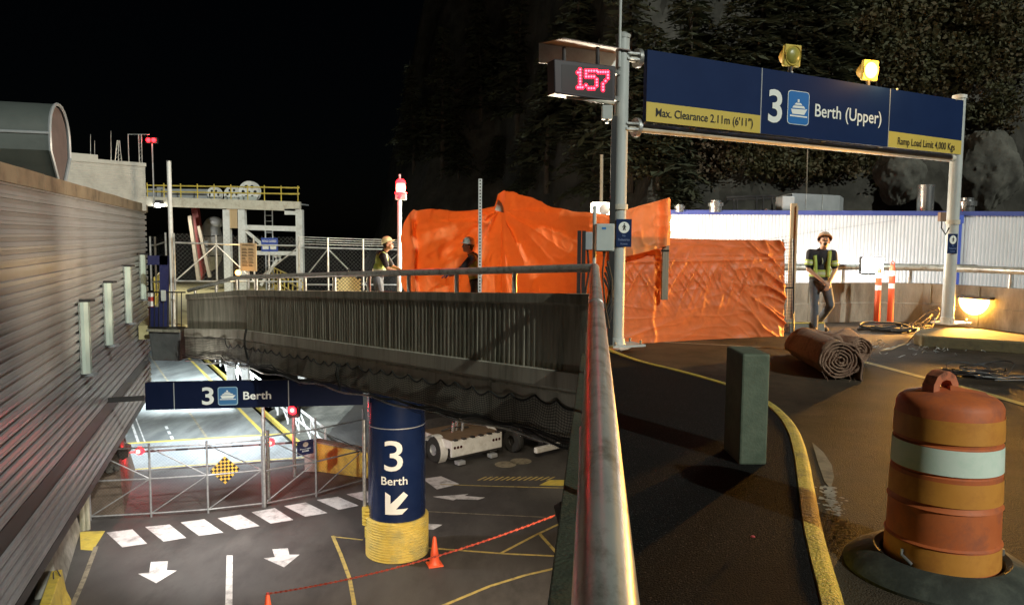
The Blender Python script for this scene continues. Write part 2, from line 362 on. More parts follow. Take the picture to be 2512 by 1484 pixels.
# ================================================================ THE GROUND
ZL = -7.0
A0 = Vector((0.99, 10.3, 0)); A1 = Vector((-7.44, 21.0, 0)); A2 = Vector((-10.15, 24.0, 0))      # outer edge of the sloping bridge
def bz(p):                                      # parapet top height along the bridge
    t = max(0, min(1.4, (p[1] - 10.3) / 10.7)); return 0.99 - 0.75 * t if t <= 1 else 0.24 - 0.36 * (t - 1) / 0.28
mb = MB(); mb.flat([(-60, -12, ZL), (60, -12, ZL), (60, 27.3, ZL), (-60, 27.3, ZL)]); mb.flat([(-60, 27.3, ZL), (-14.45, 27.3, ZL), (-16.5, 30.6, ZL), (-60, 36, ZL)])
mb.flat([(-8.1, 27.3, ZL), (60, 27.3, ZL), (60, 60, ZL), (-8.1, 60, ZL)]); mb.flat([(-14.45, 27.3, ZL), (-8.1, 27.3, ZL), (-8.1, 29.6, ZL), (-14.45, 27.75, ZL)])
lower_road = solo('lower_road', mb, 'lowroad', 'lower asphalt road under the bridge', 'road', kind='structure', base=(0, 20, ZL))
mb = MB(); mb.flat([(-900, -300, ZL - 2.5), (900, -300, ZL - 2.5), (900, 1500, ZL - 2.5), (-900, 1500, ZL - 2.5)])
solo('water', mb, 'water', 'black harbour water', 'water', kind='structure', base=(0, 100, ZL - 2.5))
# upper deck slab
deck_poly = [(0.10, -8), (3.0, -8), (3.0, -2), (14, -2), (14, 13.0), (10.2, 13.4), (9.7, 15.2), (9.1, 16.3), (7.4, 16.6), (5.4, 16.1), (3.4, 15.6), (1.08, 10.4)]
mb = MB(); mb.prism(deck_poly, -0.8, 0.0)
solo('upper_deck', mb, 'deck', 'brown lit asphalt deck of the upper ramp approach', 'road', kind='structure', base=(4, 5, -0.8))
# bridge deck behind the corrugated parapet
nb = Vector((0.79, 0.613, 0))
mb = MB()
def bdeck(u, v):
    p = A0.lerp(A1, u) + nb * (0.12 + 5.0 * v); return Vector((p.x, p.y, bz(A0.lerp(A1, u)) - 1.0))
mb.grid(bdeck, 12, 4)
def bdeck2(u, v):
    p = A1.lerp(A2, u) + nb * (0.12 + 5.0 * v); return Vector((p.x, p.y, bz(A1.lerp(A2, u)) - 1.0))
mb.grid(bdeck2, 4, 4)
def bunder(u, v):
    p = A0.lerp(A1, u) + nb * (0.12 + 5.0 * v); return Vector((p.x, p.y, bz(A0.lerp(A1, u)) - 1.9))
mb.grid(bunder, 12, 4)
solo('bridge_deck', mb, 'deck', 'sloping bridge deck behind the corrugated parapet', 'road', kind='structure')
# raised walkway of black asphalt with its kerb
kpx = [(1560, 880), (1670, 905), (1780, 935), (1850, 960), (1905, 988), (1945, 1022), (1970, 1062), (1990, 1120), (2003, 1190), (2020, 1280), (2050, 1380), (2082, 1484), (2125, 1620)]
kp = [G(u, v, .12) for u, v in kpx]
kp = [Vector((1.35, 11.9, .12))] + kp + [Vector((1.25, 0.5, .12)), Vector((1.2, -3, .12))]
def smooth_path(pts, it=2):
    for _ in range(it):
        q = [pts[0]]
        for a, b in zip(pts, pts[1:]): q += [a * .75 + b * .25, a * .25 + b * .75]
        pts = q + [pts[-1]]
    return pts
kps = smooth_path(kp, 2)
kw = 0.125
inner = []
for i, p in enumerate(kps):
    d = (kps[min(i + 1, len(kps) - 1)] - kps[max(i - 1, 0)]); d.z = 0; d.normalize(); inner.append(p + Vector((d.y, -d.x, 0)) * kw)
mb = MB(); poly = [(p.x, p.y) for p in inner] + [(0.12, -3), (1.02, 10.3), (1.1, 11.9)]
mb.prism(poly[::-1], -0.05, .116)
solo('walkway', mb, 'asphalt', 'black asphalt walkway beside the rail', 'path', kind='structure', base=(1, 4, 0))
mb = MB(); n = len(kps)
prof = [(0, -.02), (0.012, .10), (0.03, .118), (0.06, .124), (kw - .012, .122), (kw, .10), (kw, .0)]
vs = []
for i, p in enumerate(kps):
    d = (kps[min(i + 1, n - 1)] - kps[max(i - 1, 0)]); d.z = 0; d.normalize(); q = Vector((d.y, -d.x, 0))
    j = .006 * noise.noise(p * 3.1)
    for o, z in prof: vs.append(Vector((p.x, p.y, 0)) + q * (o + j) + Vector((0, 0, z + .5 * j)))
k = len(prof)
mb.add(vs, [(i * k + a, i * k + a + 1, (i + 1) * k + a + 1, (i + 1) * k + a) for i in range(n - 1) for a in range(k - 1)], True)
solo('kerb', mb, 'kerby', 'worn yellow painted kerb curving along the black walkway', 'kerb', kind='structure', base=(2.2, 5.5, 0))
# mossy edge upstand under the rail
mb = MB(); mb.prism([(-.51, -3), (0.12, -3), (1.06, 10.25), (0.93, 10.25)], -1.4, .20)
solo('deck_edge', mb, 'mossy', 'mossy dark concrete deck edge below the pipe rail', 'kerb', kind='structure', bevel=.01)
# painted lines on the deck
def line_on(pts, wd, z, name, m, parent):
    mb = MB(); pts = [Vector(p) for p in pts]; vs = []
    for i, p in enumerate(pts):
        d = pts[min(i + 1, len(pts) - 1)] - pts[max(i - 1, 0)]; d.z = 0; d.normalize(); q = Vector((d.y, -d.x, 0)) * wd / 2
        vs += [Vector((p.x, p.y, z)) - q, Vector((p.x, p.y, z)) + q]
    mb.add(vs, [(2 * i, 2 * i + 1, 2 * i + 3, 2 * i + 2) for i in range(len(pts) - 1)])
    return part(name, mb, m, parent)
udk = bpy.data.objects['upper_deck']
line_on([G(2010, 862), G(2140, 893), G(2260, 925), G(2390, 957), G(2520, 995), G(2700, 1048)], .11, .004, 'road_line', 'liney', udk)
line_on([G(1600, 838), G(1760, 846), G(1900, 854), G(2000, 861)], .08, .004, 'road_line', 'lined', udk)
line_on([G(1500, 872), G(1560, 884), G(1640, 902)], .06, .004, 'road_line', 'lined', udk)
mb = MB(); random.seed(3)          # broken pale paint patch by the kerb
edge = [G(1992, 1085), G(2020, 1110), G(2040, 1140), G(2046, 1170), G(2038, 1200), G(2022, 1180), G(2008, 1140)]
mb.flat([(p.x, p.y, .004) for p in edge]); part('paint_patch', mb, 'lined', udk)
mb = MB()
for i in range(240):
    t = random.random(); c = G(2028 + 45 * t + random.gauss(0, 12), 1195 + 130 * t); r = random.uniform(.008, .03) * (1 - .5 * t)
    pts = [(c.x + r * random.uniform(.4, 1.3) * math.cos(a), c.y + r * random.uniform(.4, 1.3) * math.sin(a), .006 + .00002 * i) for a in [k * 1.047 + random.uniform(-.2, .2) for k in range(6)]]
    mb.flat(pts)
part('paint_flakes', mb, 'debris', udk)['kind'] = 'stuff'
# ---------------- lower road markings
def gl(u, v, dz=.006): p = G(u, v, ZL); p.z = ZL + dz; return p
mk = lambda name, px, m='linew': part(name, MB().flat([gl(u, v) for u, v in px]), m, lower_road)
for q in ([(261, 1306), (325, 1298), (361, 1333), (300, 1342)], [(356, 1292), (416, 1286), (457, 1319), (401, 1328)], [(443, 1281), (501, 1273), (548, 1306), (488, 1314)], [(534, 1271), (590, 1262), (637, 1290), (580, 1299)],
          [(617, 1256), (674, 1246), (720, 1275), (664, 1284)], [(697, 1241), (750, 1232), (803, 1258), (749, 1267)], [(777, 1226), (829, 1218), (880, 1240), (831, 1250)], [(850, 1212), (900, 1204), (955, 1226), (900, 1232)],
          [(1036, 1174), (1082, 1168), (1127, 1187), (1072, 1200)]): mk('crosswalk_stripe', q)
mk('lane_arrow', [(370, 1378), (412, 1376), (409, 1398), (434, 1399), (383, 1430), (339, 1407), (366, 1404)])
mk('lane_arrow', [(668, 1347), (706, 1344), (710, 1360), (735, 1360), (697, 1391), (647, 1369), (674, 1366)])
mk('lane_arrow', [(1061, 1218), (1130, 1213), (1149, 1211), (1140, 1216), (1190, 1220), (1172, 1226), (1119, 1224), (1112, 1227)])
mk('lane_arrow', [(1040, 1283), (1085, 1287), (1063, 1299), (1036, 1297)])
mk('lane_divider', [(556, 1362), (571, 1362), (570, 1500), (552, 1500)])
mk('island_marking', [(196, 1304), (258, 1302), (228, 1350), (198, 1348)], 'yellow')
for pts, wd in (([(816, 1314), (836, 1360), (858, 1420), (872, 1500)], .10), ([(818, 1316), (890, 1324)], .07), ([(1040, 1343), (1240, 1358), (1370, 1364)], .09), ([(1228, 1357), (1310, 1314), (1380, 1281)], .09), ([(1322, 1307), (1369, 1360)], .10), ([(1080, 1488), (1200, 1438), (1290, 1410), (1375, 1391)], .10),
                ([(1040, 1254), (1200, 1262), (1395, 1271)], .06), ([(1080, 1188), (1230, 1193), (1400, 1197)], .07), ([(236, 1340), (206, 1420), (178, 1484), (160, 1520)], .12)):
    line_on([gl(u, v) for u, v in pts], wd, ZL + .007, 'road_line', 'liney' if pts[0][0] > 700 and pts[0] != (1040, 1254) else 'lined', lower_road)
mb = MB()
for i in range(13):
    u = 1170 + i * 14; mb.flat([gl(u, 1178), gl(u + 6, 1178), gl(u + 26, 1169), gl(u + 20, 1169)])
part('hatched_marking', mb, 'liney', lower_road)
mb = MB(); mb.flat([gl(1322, 1190), gl(1348, 1177), gl(1400, 1177), gl(1400, 1192)]); part('hatched_marking', mb, 'yellow', lower_road)
for u, v in ((1240, 1139), (1278, 1131)):
    c = gl(u, v); mb = MB(); mb.add([(c.x + .42 * math.cos(t * .314), c.y + .42 * math.sin(t * .314), ZL + .008) for t in range(20)], [tuple(range(20))]); part('painted_disc', mb, 'lined', lower_road)
for pts in ([(640, 1290), (800, 1226)], [(440, 1220), (560, 1300)]): pass
# ---------------- lower vehicle ramp (apron plate, ribbed deck, kerbs)
RD = Vector((-0.576, 1, 0)).normalized()
rl = gl(288, 1160, .0); rr = gl(735, 1128, .0)
mb = MB(); a, b = Vector((-15.3, 27.6, ZL + .02)), Vector((-8.0, 29.75, ZL + .02)); e = RD * 4.2
mb.prism([(a.x, a.y), (b.x, b.y), (b.x + e.x, b.y + e.y), (a.x + e.x, a.y + e.y)], ZL - .3, ZL + .025)
solo('ramp_apron', mb, 'apron', 'smooth grey steel apron plate of the lower ramp', 'ramp', kind='structure')
mb = MB(); a2, b2 = a + e, b + e; e2 = RD * 55
mb.prism([(a2.x, a2.y), (b2.x, b2.y), (b2.x + e2.x, b2.y + e2.y), (a2.x + e2.x, a2.y + e2.y)], ZL - .3, ZL + .02)
ramp = solo('ramp_deck', mb, 'ramp', 'ribbed grey deck of the lower vehicle ramp', 'ramp', kind='structure')
for wd, off, m in ((.16, 6.95, 'yellow'), (.10, 1.9, 'linew'), (.10, 4.6, 'lined'), (.05, 2.15, 'linew')):
    p = a2 + (b2 - a2).normalized() * off; line_on([p, p + RD * 45], wd, ZL + .026, 'ramp_line', m, ramp)
p = a2 + (b2 - a2).normalized() * 3.25
for k in range(3): q = p + RD * (.3 + k * 1.0); line_on([q, q + RD * .6], .12, ZL + .027, 'ramp_dash', 'linew', ramp)
line_on([a2 + RD * .05, b2 + RD * .05], .22, ZL + .028, 'ramp_line', 'yellow', ramp); line_on([a + RD * .15, b + RD * .15], .14, ZL + .03, 'ramp_line', 'liney', ramp)
for k in range(26):
    q = a2 + RD * (1.2 + k * 1.6); line_on([q + (b2 - a2).normalized() * .05, q + (b2 - a2).normalized() * 1.5], .9, ZL + .024, 'ramp_plate', 'apron', ramp)
# side kerb and railing of the ramp
mb = MB(); k0 = b + Vector((.1, .1, 0)); mb.prism([(k0.x, k0.y), (k0.x + .16, k0.y - .02), (k0.x + .16 + RD.x * 40, k0.y - .02 + RD.y * 40), (k0.x + RD.x * 40, k0.y + RD.y * 40)], ZL, ZL + .22)
solo('ramp_kerb', mb, 'yellow', 'yellow kerb along the right side of the lower ramp', 'kerb', kind='structure', bevel=.02)
t = thing('ramp_railing', 'white pipe railing running up the right side of the lower ramp', 'railing', k0 + Vector((.5, .3, 0)))
q0 = k0 + Vector((.55, .25, 0)); mb = MB()
for h in (.55, 1.1): mb.cyl(q0 + Vector((0, 0, h)), q0 + RD * 34 + Vector((0, 0, h)), .05, n=8)
pieces('handrail', mb, 'white', t)
for k in range(18): part('post', MB().cyl(q0 + RD * k * 2, q0 + RD * k * 2 + Vector((0, 0, 1.12)), .045, n=8), 'white', t)
mb = MB()
for k in range(17): mb.bar(q0 + RD * k * 2 + Vector((0, 0, .1)), q0 + RD * (k * 2 + 2) + Vector((0, 0, 1.05)), .05, .05)
pieces('brace', mb, 'white', t)
# upper ramp seen over the bridge end
mb = MB(); u0 = Vector((-10.7, 25.7, 0)); ud = Vector((-.40, 1, 0)).normalized(); ux = Vector((1, .4, 0)).normalized()
c0 = u0 + ux * -1.6; c1 = u0 + ux * 4.2
mb.prism([(c0.x, c0.y), (c1.x, c1.y), (c1.x + ud.x * 26, c1.y + ud.y * 26), (c0.x + ud.x * 26, c0.y + ud.y * 26)], -1.7, -1.25)
upr = solo('upper_ramp', mb, mat('lit upper ramp plate', (.38, .33, .16), (.48, .42, .22), .75, scale=2), 'yellowish upper linkspan ramp beyond the bridge', 'ramp', kind='structure')  # yellow lamp light is put into this plate colour
for side in (0, 1):
    t = thing('ramp_side_rail', ['yellow railing along the left edge of the far upper ramp', 'yellow railing along the right edge of the far upper ramp'][side], 'railing', (c0, c1)[side] + Vector((0, 0, -1.25)), 'yellow railings of the far upper ramp')
    q0 = (c0, c1)[side] + ux * (.1, -.1)[side] + ud * (8, 4)[side]; q0 = Vector((q0.x, q0.y, -1.25)); mb = MB()
    for h in (.45, .8, 1.15): mb.cyl(q0 + Vector((0, 0, h)), q0 + ud * 17 + Vector((0, 0, h)), .035, n=6)
    mb.bar(q0 + Vector((0, 0, .12)), q0 + ud * 17 + Vector((0, 0, .12)), .08, .26); pieces('rail', mb, 'yellow', t)
    for k in range(10): part('post', MB().cyl(q0 + ud * k * 1.88, q0 + ud * k * 1.88 + Vector((0, 0, 1.17)), .035, n=6), 'yellow', t)
# ================================================================ LEFT CORRUGATED WAREHOUSE
WP = Plane((-8.53 + .342 * 12, 2.3), (-8.53 - .342 * 13, 27.3))
zt = (WP.sz(0, 420)[1] + WP.sz(358, 528)[1]) / 2; zb = (WP.sz(352, 982)[1] + WP.sz(121, 1362)[1]) / 2
sE = WP.sz(364, 700)[0]
zr1 = WP.sz(249, 1010)[1]; zr0 = WP.sz(283, 1012)[1]; zs = (WP.sz(0, 892)[1] + WP.sz(0, 690)[1]) / 2; zs = WP.sz(0, 690)[1]
prof = []; z = zb
while z < zt - .02:
    if zr0 - .02 < z < zr1: prof += [(z, -.05), (zr1, -.05)]; z = zr1; continue
    pr = [(0, -.055), (.062, -.055), (.070, 0), (.115, .002), (.118, -.008), (.124, -.008), (.127, .002), (.192, 0), (.2, -.055)]
    if abs(z - zs) < .1: pr = [(0, -.08), (.11, -.08), (.12, 0), (.192, 0), (.2, -.055)]
    prof += [(z + a, o) for a, o in pr]; z += .2
t = thing('warehouse', 'long grey brown corrugated warehouse wall on the left with rusty coping', 'building', WP.w(8, ZL))
mb = MB(); ns = 10
vs = [WP.w(sE * i / ns, zz, o) for zz, o in prof for i in range(ns + 1)]
mb.add(vs, [(r * (ns + 1) + i, r * (ns + 1) + i + 1, (r + 1) * (ns + 1) + i + 1, (r + 1) * (ns + 1) + i) for r in range(len(prof) - 1) for i in range(ns)])
part('wall', mb, 'siding', t)
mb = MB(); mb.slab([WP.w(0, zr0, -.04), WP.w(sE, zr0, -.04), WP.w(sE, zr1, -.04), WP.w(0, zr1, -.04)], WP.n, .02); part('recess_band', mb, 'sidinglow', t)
mb = MB(); k = 0
while k < sE - .1:
    e = min(k + 1.75, sE + .02); zc = zt + random.uniform(0, .012)
    mb.slab([WP.w(k + .006, zt - .03, .06), WP.w(e - .006, zt - .03, .06), WP.w(e - .006, zc + .24, .06), WP.w(k + .006, zc + .24, .06)], WP.n, .4); k += 1.75
part('coping', mb, 'coping', t)
part('roof', MB().slab([WP.w(0, zt + .05, -.3), WP.w(sE, zt + .05, -.3), WP.w(sE, zt + .05, -14), WP.w(0, zt + .05, -14)], (0, 0, 1), .2), 'concdark', t)
part('end_wall', MB().slab([WP.w(sE - .02, zb, -.06), WP.w(sE - .02, zb, -14), WP.w(sE - .02, zt, -14), WP.w(sE - .02, zt, -.06)], WP.d, .1), 'siding', t)
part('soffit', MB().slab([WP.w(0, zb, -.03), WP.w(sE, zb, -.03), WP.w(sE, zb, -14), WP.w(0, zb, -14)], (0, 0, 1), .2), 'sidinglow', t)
part('base_wall', MB().slab([WP.w(0, ZL, -2.2), WP.w(sE, ZL, -2.2), WP.w(sE, zb, -2.2), WP.w(0, zb, -2.2)], WP.n, .2), 'concdark', t)
# tall vertical luminaires on the wall
for i, (ut, vt, ub, vb, wd, lab) in enumerate(((195, 740, 200, 916, 30, 'tallest pale tube luminaire on the corrugated wall, nearest to the viewer'), (254, 694, 259, 845, 22, 'pale tube luminaire on the corrugated wall, second from the viewer'),
        (304, 654, 310, 790, 16, 'pale tube luminaire on the corrugated wall, third from the viewer'), (342, 625, 347, 732, 12, 'short looking pale tube luminaire nearest the far end of the corrugated wall'))):
    s0, z1 = WP.sz(ut, vt); _, z0 = WP.sz(ub, vb); hw = (.20, .20, .19, .18)[i]
    t = thing('wall_light', lab, 'wall light', WP.w(s0, z0), 'tube luminaires on the corrugated wall')
    mb = MB(); pf = [(-hw, 0), (-hw, .10), (-hw * .6, .17), (hw * .6, .17), (hw, .10), (hw, 0)]
    vs = [WP.w(s0 + a, zz, o + .01) for zz in (z0, z1) for a, o in pf]; mb.add(vs, [(j, j + 1, 7 + j, 6 + j) for j in range(5)] + [(0, 1, 2, 3, 4, 5), (11, 10, 9, 8, 7, 6)]); part('diffuser', mb, 'tube', t)
    mb = MB()
    for a in (-hw * .4, hw * .4): mb.bar(WP.w(s0 + a, z0 + .05, .180), WP.w(s0 + a, z1 - .05, .180), .012, .012)
    mb.bar(WP.w(s0 - hw, z0, .035), WP.w(s0 - hw, z1, .035), .02, .03); mb.bar(WP.w(s0 + hw, z0, .035), WP.w(s0 + hw, z1, .035), .02, .03); part('frame', mb, 'galv', t)
    mb = MB(); mb.bar(WP.w(s0, z1, .07), WP.w(s0, z1 + .05, .07), hw * 2.1, .19); part('end_cap', mb, 'darkmetal', t)
    mb = MB(); mb.bar(WP.w(s0, z0 - .06, .07), WP.w(s0, z0, .07), hw * 2.1, .19); part('end_cap', mb, 'duct', t)
# barrel vaulted rooftop canopy
q = P(100, 430, 17.5); ax = Vector((.945, .327, 0)); ay = Vector((-.327, .945, 0)); e0 = P(148, 350, 17.0)
rv = .95; zb0 = zt + .25; zc = P(140, 340, 17)[2]; rtop = P(150, 258, 17)[2]
def vprof(off=0):
    h = rtop - zc - off
    pts = [(-.25, zb0 - .0), (-rv + off, zc - .35)]
    for i in range(15): a = math.pi - math.pi * i / 14; pts.append((math.cos(a) * (rv - off), zc + math.sin(a) * h))
    return pts + [(rv - off, zc - .35), (.25, zb0)]
ce = Vector((e0.x, e0.y, 0)); t = thing('rooftop_canopy', 'dark grey barrel vaulted canopy on the warehouse roof with red-lit end panel', 'canopy', (ce.x - 3, ce.y, zb0))
pr = vprof(); L0 = 9
mb = MB(); vs = [Vector((ce.x, ce.y, 0)) - ax * l + ay * y + Vector((0, 0, zz)) for l in (0, L0) for y, zz in pr]; n = len(pr)
mb.add(vs, [(i, i + 1, n + i + 1, n + i) for i in range(n - 1)], True); part('roof_shell', mb, 'vault', t)
mb = MB(); pr2 = vprof(.05); mb.add([ce - ax * .04 + ay * y + Vector((0, 0, zz)) for y, zz in pr2], [tuple(range(len(pr2)))]); part('end_panel', mb, 'vaultend', t)
mb = MB(); mb.tube([ce + ay * y + Vector((0, 0, zz)) for y, zz in pr], .035, 6); part('rim', mb, 'duct', t)
mb = MB(); mb.tube([ce - ax * l - ay * (rv + .01) + Vector((0, 0, zc)) for l in (0, L0)], .03, 6); part('seam', mb, 'duct', t)
# pale penthouse with horizontal siding
PP = Plane(P(120, 450, 24.5), P(358, 450, 27.0)); s0 = PP.sz(172, 400)[0] - 3; s1 = PP.sz(357, 450)[0]; z1 = PP.sz(300, 396)[1]; z0 = zt
t = thing('penthouse', 'pale box with fine horizontal siding on the far end of the warehouse roof', 'building', PP.w((s0 + s1) / 2, z0))
prof = []; z = z0
while z < z1 - .01: prof += [(z, .0), (z + .055, .012), (z + .062, 0)]; z += .075
mb = MB(); vs = [PP.w(a, zz, o) for zz, o in prof for a in (s0, s1)]; mb.add(vs, [(2 * i, 2 * i + 1, 2 * i + 3, 2 * i + 2) for i in range(len(prof) - 1)]); part('wall', mb, 'palesiding', t)
part('side_wall', MB().slab([PP.w(s1, z0, 0), PP.w(s1, z0, -5), PP.w(s1, z1, -5), PP.w(s1, z1, 0)], PP.d, .1), 'palesiding', t)
part('roof', MB().slab([PP.w(s0, z1, .03), PP.w(s1 + .03, z1, .03), PP.w(s1 + .03, z1, -5), PP.w(s0, z1, -5)], (0, 0, 1), .12), 'palesiding', t)
sa = PP.sz(240, 400)[0]; part('parapet', MB().slab([PP.w(s0, z1, .02), PP.w(sa, z1, .02), PP.w(sa, z1 + .14, .02), PP.w(s0, z1 + .14, .02)], PP.n, .2), 'palesiding', t)
# rooftop masts
for (u, vt, kind, lab) in ((222, 330, 'whip', 'thin whip aerial behind the barrel canopy'), (232, 345, 'whip', 'second thin whip aerial right of the barrel canopy'), (272, 322, 'whip', 'lone slender aerial in the middle of the penthouse roof'), (290, 345, 'lattice', 'short lattice mast on the penthouse roof'), (335, 330, 'frame', 'pipe frame mast with lattice post at the penthouse corner')):
    b0 = P(u, 398, 28.5); top = P(u, vt, 28.5); mb = MB()
    if kind == 'whip': mb.cyl((b0.x, b0.y, z1), top, .02, .008, n=6)
    elif kind == 'lattice':
        for dx in (-.14, 0, .14): mb.cyl((b0.x + dx, b0.y, z1), (top.x + dx * .3, top.y, top.z), .018, n=6)
        for k in range(6): mb.bar((b0.x - .12 + .02 * k, b0.y, z1 + .15 * k), (b0.x + .12 - .02 * k, b0.y, z1 + .15 * k + .15), .015, .015)
    else:
        for dx in (-.28, .1, .2): mb.cyl((b0.x + dx, b0.y, z1), (b0.x + dx, b0.y, top.z), .02, n=6)
        mb.cyl((b0.x - .28, b0.y, top.z), (b0.x + .5, b0.y, top.z), .02, n=6)
        for k in range(8): mb.bar((b0.x + .1, b0.y, z1 + k * .13), (b0.x + .2, b0.y, z1 + k * .13 + .13), .012, .012)
    solo('roof_mast', mb, 'galv', lab, 'mast', 'masts on the penthouse roof')
# twin red lamp on a pole
b0 = P(374, 470, 29); t = thing('red_twin_light', 'pair of red lamps on a thin pole above the penthouse corner', 'signal light', (b0.x, b0.y, b0.z - .6))
c = P(373, 345, 29); part('pole', MB().cyl((c.x, c.y, b0.z - .6), c, .03, n=8), 'galv', t)
mb = MB(); mb.box(c, (.40, .14, .2)); part('housing', mb, 'darkmetal', t)
for dx in (-.1, .1): part('lens', MB().ball(c + Vector((dx, -.09, .0)), .082, 10), 'lens_red', t)
lamp('POINT', c + Vector((.05, -.35, 0)), 12, (1, .05, .04), .08, parent=t)

# unseen floodlights added to brighten the lower level and the bridge side
def added_flood(lab, c, to, e, col, spot=120, br=.5):
    c = Vector(c); t = thing('added_floodlight', lab, 'floodlight', c, 'added floodlights over the lower road'); d = (Vector(to) - c).normalized(); q = d.to_track_quat('Y', 'Z').to_matrix()
    part('housing', MB().box(c, (.45, .18, .34), rot=q), 'darkmetal', t, .02); part('lens', MB().box(c + d * .10, (.40, .02, .29), rot=q), 'lens_white', t)
    part('bracket', MB().bar(c, c + Vector((0, 0, .5)) if br else c + Vector((0, -.35, 0)), .06, .06), 'galv', t); lamp('SPOT', c + d * .16, e, col, .14, to=to, spot=spot, parent=t)
added_flood('added floodlight under the upper deck edge aimed at the lower road', (.74, 8.3, -1.30), (-3.7, 16.5, -7), 5600, (1, .86, .70), 62)
added_flood('added unseen floodlight behind the lower berth sign aimed down at the crosswalk', (-8.6, 20.75, -2.72), (-7.6, 22.6, -7), 1500, (1, .95, .93), 140, 0)
added_flood('added warm floodlight under the deck aimed at the yellow column base', (.35, 14.0, -1.7), (-1.2, 18, -7), 1300, (1, .74, .46), 110)
added_flood('first added cold floodlight under the far upper ramp', (-11.5, 31, -2.2), (-13, 33, -7), 4800, (.82, .93, 1), 160)
added_flood('second added cold floodlight under the far upper ramp', (-15.5, 41, -2.2), (-17, 44, -7), 24000, (.82, .95, 1), 160)
added_flood('small added floodlight behind the lower berth sign lighting the left end of the bridge side', (-9.6, 22.0, -2.95), (-8.2, 22.4, -1.2), 100, (1, .97, .86), 150, 0)
# ================================================================ BRIDGE PARAPET
GP = Plane(A0, A1); GP = Plane(A1, A0)          # seen from the lower road, right end near
def brd(i):                                      # positions along parapet path: 0 far left .. 1 near right
    pass
path = [A2, A1.lerp(A2, .35) + nb * .1, A1.lerp(A0, .06), A0 + (A0 - A1).normalized() * .05]
path = smooth_path([Vector((p.x, p.y, 0)) for p in path], 2)
seg = [0.0]
for a, b in zip(path, path[1:]): seg.append(seg[-1] + (b - a).length)
LT = seg[-1]
def pat(s):
    s = max(0, min(LT, s))
    for i in range(len(path) - 1):
        if s <= seg[i + 1] + 1e-9:
            t = (s - seg[i]) / (seg[i + 1] - seg[i]); d = (path[i + 1] - path[i]).normalized(); return path[i].lerp(path[i + 1], t), Vector((d.y, -d.x, 0))
    return path[-1], Vector((d.y, -d.x, 0))
def gw(s, dz, off=0.0): p, n = pat(s); q = p + n * off; return Vector((q.x, q.y, bz(p) + dz))
t = thing('bridge_parapet', 'long stained concrete bridge side with vertical ribs above a plain ledge', 'bridge wall', (-3.2, 15.6, -2.0))
mb = MB(); ns = 60
def strip(mb, prof, ns, s0=0.0, s1=None):
    s1 = LT if s1 is None else s1; k = len(prof)
    vs = [gw(s0 + (s1 - s0) * i / ns, dz, o) for i in range(ns + 1) for dz, o in prof]
    mb.add(vs, [(i * k + a, i * k + a + 1, (i + 1) * k + a + 1, (i + 1) * k + a) for i in range(ns) for a in range(k - 1)])
strip(mb, [(-1.0, -.22), (0, -.22), (.0, 0), (-.13, .0), (-.17, -.03), (-1.08, -.03)], 60); part('wall', mb, 'concdark', t)
mb = MB(); s = 4.6
while s < LT - .5:                               # vertical ribs
    top = -.165; k0 = random.uniform(0, .006)
    vs = [gw(s + a, dz, o) for dz in (-1.075, top) for a, o in ((0, -.03), (.024, -.016 + k0), (.064, -.016 + k0), (.088, -.03))]
    mb.add(vs, [(0, 1, 5, 4), (1, 2, 6, 5), (2, 3, 7, 6), (4, 5, 6, 7)]); s += .118
part('rib', mb, 'concdark', t)['kind'] = 'stuff'
mb = MB(); strip(mb, [(-1.07, -.03), (-1.075, .075), (-1.30, .08), (-1.33, .05), (-1.93, .05), (-2.0, -.02), (-2.02, -.5)], 60); part('ledge', mb, 'ledge', t)
mb = MB(); pt, n0 = pat(LT); strip(mb, [(-1.34, .055), (-1.36, .065), (-1.38, .055)], 60); part('seam_strip', mb, 'concdark', t)
# black bird netting draped over the ledge
scs = []; s = 3.2; w_ = .5
while s < LT: scs.append(s); s += w_; w_ = .5
def scal(s):
    if s < 3.2: return -1.33
    a = max(x for x in scs if x <= s + 1e-6); u = (s - a) / .5
    return -1.47 - .10 * (1 - (2 * u - 1) ** 2) + .018 * math.sin(s * 3.1)
def netp(s, v):
    z0 = scal(s); z1 = -2.10 + .05 * math.sin(s * 1.3) + (.03 * math.sin(s * 5)); 
    z = z0 + (z1 - z0) * v; off = .10 + .05 * v + .03 * math.sin(s * 2.1 + v * 3) + .02 * math.sin(s * 7 + v * 5)
    if v > .86: off -= (v - .86) * .5
    return gw(s, z, off)
mb = MB(); nS = int((LT - .1) / .055); nV = 15
def ribbon(mb, pts, wv):
    vs = []
    for p in pts: vs += [p - wv, p + wv]
    mb.add(vs, [(2 * i, 2 * i + 1, 2 * i + 3, 2 * i + 2) for i in range(len(pts) - 1)])
for i in range(nS + 1):
    s = .05 + i * .055; p, n = pat(s); dd = Vector((-n.y, n.x, 0)); ribbon(mb, [netp(s, v / 10) for v in range(11)], dd * .0045)
for j in range(1, nV): ribbon(mb, [netp(.05 + i * .11, j / nV) for i in range(nS // 2 + 1)], Vector((0, 0, .0045)))
t = thing('bird_netting', 'black netting hung in scallops along the lower half of the bridge side', 'netting', (-3.2, 15.4, -2.1))
o = part('mesh_net', mb, 'net', t)
mb = MB(); mb.tube([netp(.05 + i * .055, 0) for i in range(nS + 1)], .016, 5)
for a, v0, v1 in ((0, .72, .80), (0, .82, .74), (3, .60, .88)): mb.tube([netp(a + (LT - a - .06) * i / 60, v0 + (v1 - v0) * i / 60 + .035 * math.sin(i * .5 + a)) + Vector((0, 0, 0)) for i in range(61)], .014, 5)
part('rope', mb, 'net', t)
part('bottom_cable', MB().tube([gw(.05 + i * .14, -2.07 + .03 * math.sin(i * .4), .09) for i in range(int(LT / .14))], .02, 6), 'galv', t)
